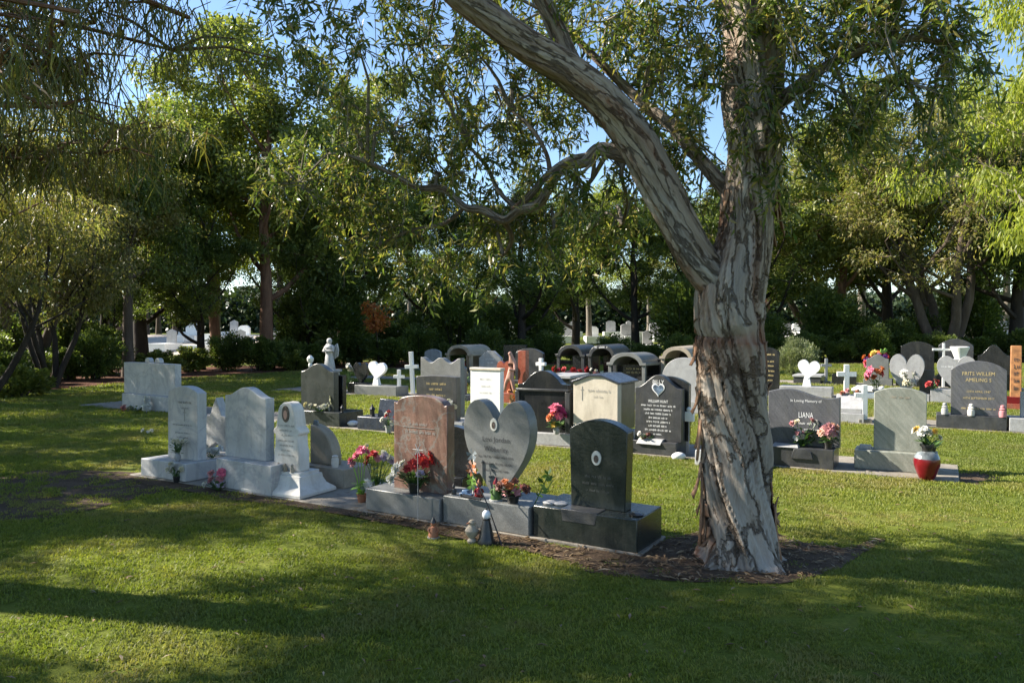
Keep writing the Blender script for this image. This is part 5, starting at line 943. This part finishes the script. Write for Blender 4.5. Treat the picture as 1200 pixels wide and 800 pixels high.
# sprigs of narrow leaves hanging from twigs
rg = np.random.default_rng(77); rr = random.Random(77)
LP = np.vstack([s[:, :3] for s in LIMBS])
CL = [(930, 60, 5.2, 0.34, 24), (960, 130, 5.0, 0.32, 22), (1010, 80, 5.0, 0.38, 28), (1060, 130, 4.95, 0.32, 22), (1040, 30, 5.0, 0.4, 30), (1100, 60, 4.95, 0.28, 16), (1000, 170, 5.2, 0.28, 15), (930, 190, 5.25, 0.22, 10), (1085, 200, 5.4, 0.3, 10), (985, 10, 5.1, 0.4, 24), (1090, 5, 5.0, 0.3, 14),
      (838, 60, 5.2, 0.2, 8), (885, 10, 5.15, 0.25, 9), (905, 120, 5.15, 0.16, 8), (868, 160, 5.15, 0.12, 4), (822, 120, 5.4, 0.22, 8), (905, 220, 5.25, 0.16, 6), (815, 40, 5.3, 0.3, 16), (800, 150, 5.6, 0.2, 8),
      (775, 85, 5.7, 0.32, 15), (735, 45, 5.9, 0.36, 16), (725, 215, 5.5, 0.2, 6), (675, 225, 5.4, 0.18, 13), (690, 20, 5.7, 0.36, 14), (560, 100, 5.9, 0.4, 12), (600, 140, 6.2, 0.45, 18), (640, 160, 6.2, 0.35, 12),
      (560, 190, 6.3, 0.45, 22), (520, 250, 6.3, 0.45, 40), (580, 295, 6.5, 0.42, 34), (640, 285, 6.5, 0.38, 27), (690, 300, 6.8, 0.35, 20), (460, 190, 6.2, 0.45, 22), (420, 245, 6.4, 0.45, 37), (400, 150, 6.1, 0.42, 16), (455, 300, 6.6, 0.38, 27), (515, 330, 6.8, 0.3, 17), (350, 250, 6.3, 0.42, 27), (730, 270, 6.6, 0.28, 13),
      (850, 215, 6.3, .25, 8), (785, 165, 6.4, .3, 12), (590, 160, 6.6, .4, 14), (620, 200, 6.6, .35, 12), (530, 60, 6.2, .4, 12), (665, 130, 6.6, .35, 12), (740, 95, 6.6, .35, 12), (420, 90, 6.0, .4, 12), (960, 30, 5.6, .35, 12), (1110, 110, 5.3, .3, 10),
      (760, 60, 6.2, .4, 16), (800, 205, 6.0, .3, 12), (748, 140, 6.3, .35, 14), (795, 105, 6.1, .3, 12), (705, 60, 6.4, .4, 15), (770, 235, 6.3, .3, 10), (820, 250, 6.2, .22, 7), (610, 60, 6.3, .4, 13), (530, 140, 6.3, .4, 12), (480, 120, 6.2, .4, 12), (640, 110, 6.5, .4, 12),
      (450, 40, 5.5, 0.45, 14), (380, 50, 5.4, 0.42, 12), (310, 25, 5.4, 0.38, 11), (500, 90, 5.9, 0.4, 12), (640, -10, 5.3, 0.4, 14), (560, -30, 5.2, 0.45, 16)]
SPR = [(at(px, py, Y) - TO, s, n) for px, py, Y, s, n in CL]
for k in range(26): SPR.append((Vector((rr.uniform(-3.2, 2.6), rr.uniform(-2.0, 2.2), rr.uniform(4.7, 7.4))), .55, 16))
tw = MB(); LPs, LDs, LLs = [], [], []
for c, s, n in SPR:
    cn = np.array(c[:]) + np.array([0, 0, s * .6]); cand = LP if cn[2] < 4.6 else np.array([[C[j].x, C[j].y, C[j].z] for j in range(200, len(C), 3)]); i = int(np.argmin(np.linalg.norm(cand - cn, axis=1))); a = Vector(cand[i]); b = Vector(cn); mid = a.lerp(b, .5) + Vector((rr.gauss(0, .05), rr.gauss(0, .05), .08 + .1 * (b - a).length))
    tw.tube([a, a.lerp(mid, .6) + Vector((0, 0, .03)), mid, mid.lerp(b, .6), b], [.018, .015, .012, .009, .006], 5)
    for k in range(n):
        o = b + Vector((rr.gauss(0, 1), rr.gauss(0, 1), rr.gauss(0, .8))) * s * .55; L = rr.uniform(.25, .5); az = rr.uniform(0, 6.28)
        p0, p1, p2 = b.lerp(o, .15), o, o + Vector((math.cos(az) * .35, math.sin(az) * .35, -.75)) * L
        tw.tube([p0, p1, p2], [.005, .004, .002], 3, False)
        if rr.random() < .15: continue
        m_ = rr.randint(24, 48); t = rg.random(m_)[:, None]; A = np.array(p0[:]); Bv = np.array(p1[:]); Cv = np.array(p2[:])
        tt = .35 + .65 * t; P = np.where(tt < .6, A + (Bv - A) * (tt / .6), Bv + (Cv - Bv) * ((tt - .6) / .4)); P = P + rg.normal(size=P.shape) * .02
        LPs.append(P); LDs.append(unit(rg.normal(size=P.shape) * .9 + np.array([math.cos(az) * .4, math.sin(az) * .4, -.55])))
P = np.vstack(LPs); D = np.vstack(LDs); n = len(P)
v, f = leaf_quads(P, D, rg.uniform(.05, .115, n), rg.uniform(.014, .026, n), rg); c = np_obj('crown', v, f, M['leaf_main'], tree); c['kind'] = 'stuff'
tw.obj('twig', M['bark_grey'], tree)
# peeling flakes and strips of bark
def flake(parent, p, outv, w_, l_, mat, rr, curl, z_down=True):
    outv = outv.normalized(); side = outv.cross(Vector((0, 0, 1))).normalized(); V, F = [], []; n = 5
    for i in range(n):
        t = i / (n - 1); z = -l_ * t if z_down else l_ * t; o = curl * t * t
        for k in (-1, 0, 1): V.append(p + Vector((0, 0, z)) + outv * (o + .012 * (1 - abs(k)) + .006) + side * (k * w_ * .5 * (1 - .45 * t) * rr.uniform(.55, 1.15) + rr.uniform(-.006, .006)) + Vector((0, 0, rr.uniform(-.18, .18) * l_ / n * (1 if 0 < i else 0) - abs(k) * t * l_ * rr.uniform(-.1, .15))))
    for i in range(n - 1):
        for k in range(2): F.append((i * 3 + k, i * 3 + k + 1, i * 3 + k + 4, i * 3 + k + 3))
    mb = MB(); mb.add(V, F); o = mb.obj('bark_flake', mat, parent, 0, 60); m = o.modifiers.new('solid', 'SOLIDIFY'); m.thickness = .006
rr = random.Random(23)
mflake = [barkmat('peeled bark', [(.12, .06, .04), (.26, .15, .09), (.40, .29, .20)], 14, .3), barkmat('pale peeled bark', [(.26, .21, .17), (.42, .36, .30), (.5, .45, .39)], 14, .3)]
for k in range(40):
    z = rr.choice([rr.uniform(.1, .6), rr.uniform(.4, 1.6), rr.uniform(1.2, 3.4)]); a = rr.choice([math.pi + rr.uniform(-.3, .22), rr.uniform(-.25, .35)])
    rx = float(np.interp(z, zs[order], rd[order])); xc = float(np.interp(z, zs[order], cx[order])); ov = Vector((math.cos(a), math.sin(a), 0))
    flake(tree, Vector((xc, 0, z)) + ov * rx * .95, ov, rr.uniform(.04, .12), min(z * .8, rr.uniform(.06, .22)), mflake[0], rr, rr.uniform(.005, .045), rr.random() < .75)
for a, z, w_, l_, cu in [(math.pi, 1.25, .10, .16, .05), (math.pi * 1.02, 1.05, .07, .3, .02), (math.pi * .98, .72, .09, .24, .06), (math.pi, .62, .06, .5, .015), (-.02, 2.75, .10, .34, .05), (.02, .55, .08, .45, .06), (-.3, .42, .09, .38, .04)]:
    rx = float(np.interp(z, zs[order], rd[order])); xc = float(np.interp(z, zs[order], cx[order])); ov = Vector((math.cos(a), math.sin(a), 0)); flake(tree, Vector((xc, 0, z)) + ov * rx * .98, ov, w_, l_, mflake[0], rr, cu)
# ------------------------------------------------------------------ drooping she-oak at the left
SO = Vector((-6.5, 5.45, 0)); she = empty('drooping_sheoak', SO, 0, 'she oak with long drooping needle foliage hanging into the upper left corner', 'tree'); rr = random.Random(51); rg = np.random.default_rng(51)
pts, _ = wander((0, 0, -.1), (-.05, .05, 1), 8.2, 12, rr, .07, .05); MB().tube(pts, [.26 * (1 - .8 * i / 12) + .03 for i in range(13)], 12).obj('trunk', M['bark_dark'], she)
lb = MB(); anchors = []
def she_branch(a, b, r, sag=.3, n=5):
    a, b = Vector(a), Vector(b); P = [a.lerp(b, t) + Vector((rr.gauss(0, .06), rr.gauss(0, .06), sag * math.sin(math.pi * t) + rr.gauss(0, .04))) for t in [i / 7 for i in range(8)]]
    lb.tube(P, [r * (1 - .75 * i / 7) for i in range(8)], 6)
    for k in range(n):
        p = P[rr.randint(2, 7)]; d = Vector((rr.gauss(0, 1), rr.gauss(0, 1), rr.uniform(-.2, .5))).normalized() * rr.uniform(.3, .8); Q = [p, p + d * .5 + Vector((0, 0, .06)), p + d]; lb.tube(Q, [r * .35, r * .25, r * .1], 4); anchors.extend(Q[1:]); anchors.append(p)
for px, py, Y, r, z in [(60, 55, 5.0, .05, 3.8), (130, 85, 5.4, .045, 4.0), (70, 125, 5.2, .04, 3.3), (190, 60, 5.6, .04, 4.6), (40, 190, 5.6, .035, 3.0), (120, 180, 6.0, .035, 3.2), (215, 20, 5.2, .04, 4.9), (90, 10, 4.7, .05, 4.4), (10, 100, 4.4, .04, 3.6), (150, 140, 6.4, .03, 3.6), (20, 250, 6.4, .03, 2.8)]:
    she_branch((rr.uniform(-.05, .05), 0, z - .4), at(px, py, Y) - SO, r, .25, 16)
for k in range(80):
    z = rr.uniform(3.6, 8.2); a = rr.uniform(0, 6.28); l = rr.uniform(1.6, 3.9) * (1.15 - z / 16); she_branch((0, 0, z), (l * math.cos(a), l * math.sin(a), z + rr.uniform(.0, .9)), .04, .2, 6)
lb.obj('limb', M['bark_red'], she)
A = np.array([a[:] for a in anchors]); A = A[A[:, 2] > 2.2]; per = 20; S0 = np.repeat(A, per, 0) + rg.normal(size=(len(A) * per, 3)) * np.array([.10, .10, .08]); n = len(S0); L = rg.uniform(.12, .42, n)[:, None]; dr = rg.normal(size=(n, 3)) * .33; dr[:, 2] = -1; dr = unit(dr); out = unit(rg.normal(size=(n, 3))) * np.array([1, 1, .2])
T_ = unit(np.cross(dr, rg.normal(size=(n, 3)))) * .005; V = np.stack([S0 - T_, S0 + T_, S0 + out * .07 + dr * L * .35 + T_, S0 + out * .07 + dr * L * .35 - T_, S0 + out * .09 + dr * L], 1).reshape(-1, 3)
b0 = np.arange(n)[:, None] * 5; F = np.concatenate([b0 + np.array([[0, 1, 2]]), b0 + np.array([[0, 2, 3]]), b0 + np.array([[3, 2, 4]])], 0); c = np_obj('crown', V, F, M['leaf_sheoak'], she); c['kind'] = 'stuff'

# ------------------------------------------------------------------ lawn blades and litter
rg = np.random.default_rng(5)
def inside(poly, X, Y):
    r = np.zeros(len(X), bool); n = len(poly); j = n - 1
    for i in range(n):
        xi, yi = poly[i][0], poly[i][1]; xj, yj = poly[j][0], poly[j][1]
        c = ((yi > Y) != (yj > Y)) & (X < (xj - xi) * (Y - yi) / (yj - yi + 1e-12) + xi); r ^= c; j = i
    return r
def field(y0, y1, dens):
    n = int(dens * (y1 - y0) * (2 * (.70 * y1 + 1.5))); Y = rg.uniform(y0, y1, n); X = rg.uniform(-1, 1, n) * (.70 * y1 + 1.5); k = np.abs(X) < .70 * Y + 1.5; X, Y = X[k], Y[k]
    bad = np.zeros(len(X), bool)
    for poly, keep in ((dirt_tree, .03), (dirt_row, .12), (dirt_left, .42), (vase_shade, .15)): q = inside(poly, X, Y); bad |= q & (rg.random(len(X)) > keep)
    for row, s0, s1 in ((1, -6.22, 0.0), (2, -15.5, row_s(2, 1126)), (3, -16, 3.5), (4, -18, 3.5), (5, -20, 3)):
        dx, dy = X - ROWS[row].x, Y - ROWS[row].y; s = dx * U.x + dy * U.y; v = dx * B.x + dy * B.y; bad |= (s > s0) & (s < s1) & (v > -.03) & (v < np.where((row == 1) & (s > -1.64), .56, 1.15))
    bad |= Y > np.interp(X / Y * FPX + 600, [-60, 0, 100, 250, 420, 600, 1000, 1260], [16.5, 18.5, 22, 27, 31.5, 34.4, 36.5, 36.5])
    # thin, worn places
    nz = np.array([mn.noise(Vector((x * .55, y * .55, 2.0))) for x, y in zip(X, Y)]); bad |= (nz > .28) & (rg.random(len(X)) < .22)
    return X[~bad], Y[~bad], nz[~bad]
fields = [field(2.3, 7.5, 190), field(7.5, 13, 110), field(13, 21, 42), field(21, 36, 14)]
PX = np.concatenate([f[0] for f in fields]); PY = np.concatenate([f[1] for f in fields]); NZ = np.concatenate([f[2] for f in fields])
SC = np.concatenate([np.full(len(fields[0][0]), .85), np.full(len(fields[1][0]), 1.1), np.full(len(fields[2][0]), 1.8), np.full(len(fields[3][0]), 2.6)]) * rg.uniform(.75, 1.25, len(PX)) * (1 - .35 * np.clip(NZ, -1, 1))
nb = 46; a = rg.uniform(0, 6.283, nb); r = .085 * np.sqrt(rg.random(nb)); bx, by = r * np.cos(a), r * np.sin(a); hh = rg.uniform(.012, .028, nb); ln = rg.normal(size=(nb, 2)) * .013; w_ = rg.uniform(.0028, .0045, nb); ta = rg.uniform(0, 6.283, nb)
T1, T2 = np.cos(ta) * w_, np.sin(ta) * w_
tv = np.stack([np.stack([bx - T1, by - T2, np.full(nb, -.004)], 1), np.stack([bx + T1, by + T2, np.full(nb, -.004)], 1), np.stack([bx + ln[:, 0] * .4 + T1 * .8, by + ln[:, 1] * .4 + T2 * .8, hh * .6], 1), np.stack([bx + ln[:, 0] * .4 - T1 * .8, by + ln[:, 1] * .4 - T2 * .8, hh * .6], 1), np.stack([bx + ln[:, 0], by + ln[:, 1], hh], 1)], 1).reshape(-1, 3)
b0 = np.arange(nb)[:, None] * 5; tf = np.concatenate([b0 + np.array([[0, 1, 2]]), b0 + np.array([[0, 2, 3]]), b0 + np.array([[3, 2, 4]])], 0)
allv = np.concatenate([tv, np.stack([PX, PY, np.zeros(len(PX))], 1)]); isp = np.concatenate([np.zeros(len(tv)), np.ones(len(PX))]); sca = np.concatenate([np.ones(len(tv)), SC]); rot = np.concatenate([np.zeros(len(tv)), rg.uniform(0, 6.283, len(PX))])
go = np_obj('grass', allv, tf, M['grass'], None, False, {'is_point': isp, 'size': sca, 'turn': rot}); tag(go, 'short mown green lawn grass between the graves', 'grass', kind='stuff')
ng = bpy.data.node_groups.new('lawn_tufts', 'GeometryNodeTree'); ng.interface.new_socket('Geometry', in_out='INPUT', socket_type='NodeSocketGeometry'); ng.interface.new_socket('Geometry', in_out='OUTPUT', socket_type='NodeSocketGeometry')
N, L = ng.nodes.new, ng.links.new; gi, gout = N('NodeGroupInput'), N('NodeGroupOutput')
def attr(nm): n = N('GeometryNodeInputNamedAttribute'); n.data_type = 'FLOAT'; n.inputs[0].default_value = nm; return n.outputs[0]
cmp_ = N('FunctionNodeCompare'); cmp_.data_type = 'FLOAT'; cmp_.operation = 'GREATER_THAN'; cmp_.inputs[1].default_value = .5; L(attr('is_point'), cmp_.inputs[0])
sep = N('GeometryNodeSeparateGeometry'); sep.domain = 'POINT'; L(gi.outputs[0], sep.inputs[0]); L(cmp_.outputs[0], sep.inputs[1])
iop = N('GeometryNodeInstanceOnPoints'); L(sep.outputs[0], iop.inputs['Points']); L(sep.outputs[1], iop.inputs['Instance'])
cx_ = N('ShaderNodeCombineXYZ'); L(attr('turn'), cx_.inputs[2]); L(cx_.outputs[0], iop.inputs['Rotation']); L(attr('size'), iop.inputs['Scale']); L(iop.outputs[0], gout.inputs[0])
md = go.modifiers.new('tufts', 'NODES'); md.node_group = ng
# bark litter on the bare soil, fallen leaves on the lawn
def scatter(name, label, X, Y, l0, l1, w0, w1, mat):
    n = len(X); a = rg.uniform(0, 6.283, n); D = np.stack([np.cos(a), np.sin(a), rg.uniform(-.05, .25, n)], 1); T_ = np.stack([-np.sin(a), np.cos(a), rg.uniform(-.3, .3, n)], 1); Lh = rg.uniform(l0, l1, n)[:, None] / 2; Wh = rg.uniform(w0, w1, n)[:, None] / 2
    Cc = np.stack([X, Y, rg.uniform(.012, .022, n)], 1); V = np.stack([Cc - D * Lh, Cc + T_ * Wh + [0, 0, .006], Cc + D * Lh, Cc - T_ * Wh + [0, 0, .006]], 1).reshape(-1, 3)
    o = np_obj(name, V, np.arange(4 * n).reshape(n, 4), mat); tag(o, label, 'litter', kind='stuff')
X = rg.uniform(-1.5, 3.2, 16000); Y = rg.uniform(4.4, 7.2, 16000); k = inside(dirt_tree, X, Y) | inside(dirt_row, X, Y); scatter('bark_litter', 'scattered bark strips and dead leaves on bare soil round the trunk', X[k][:1300], Y[k][:1300], .02, .11, .006, .022, M['litter'])
X = rg.uniform(-7, 7, 1500); Y = rg.uniform(3, 10, 1500); scatter('fallen_leaf', 'few fallen leaves on the shaded front lawn', X[:1100], Y[:1100], .03, .07, .008, .02, M['litter'])
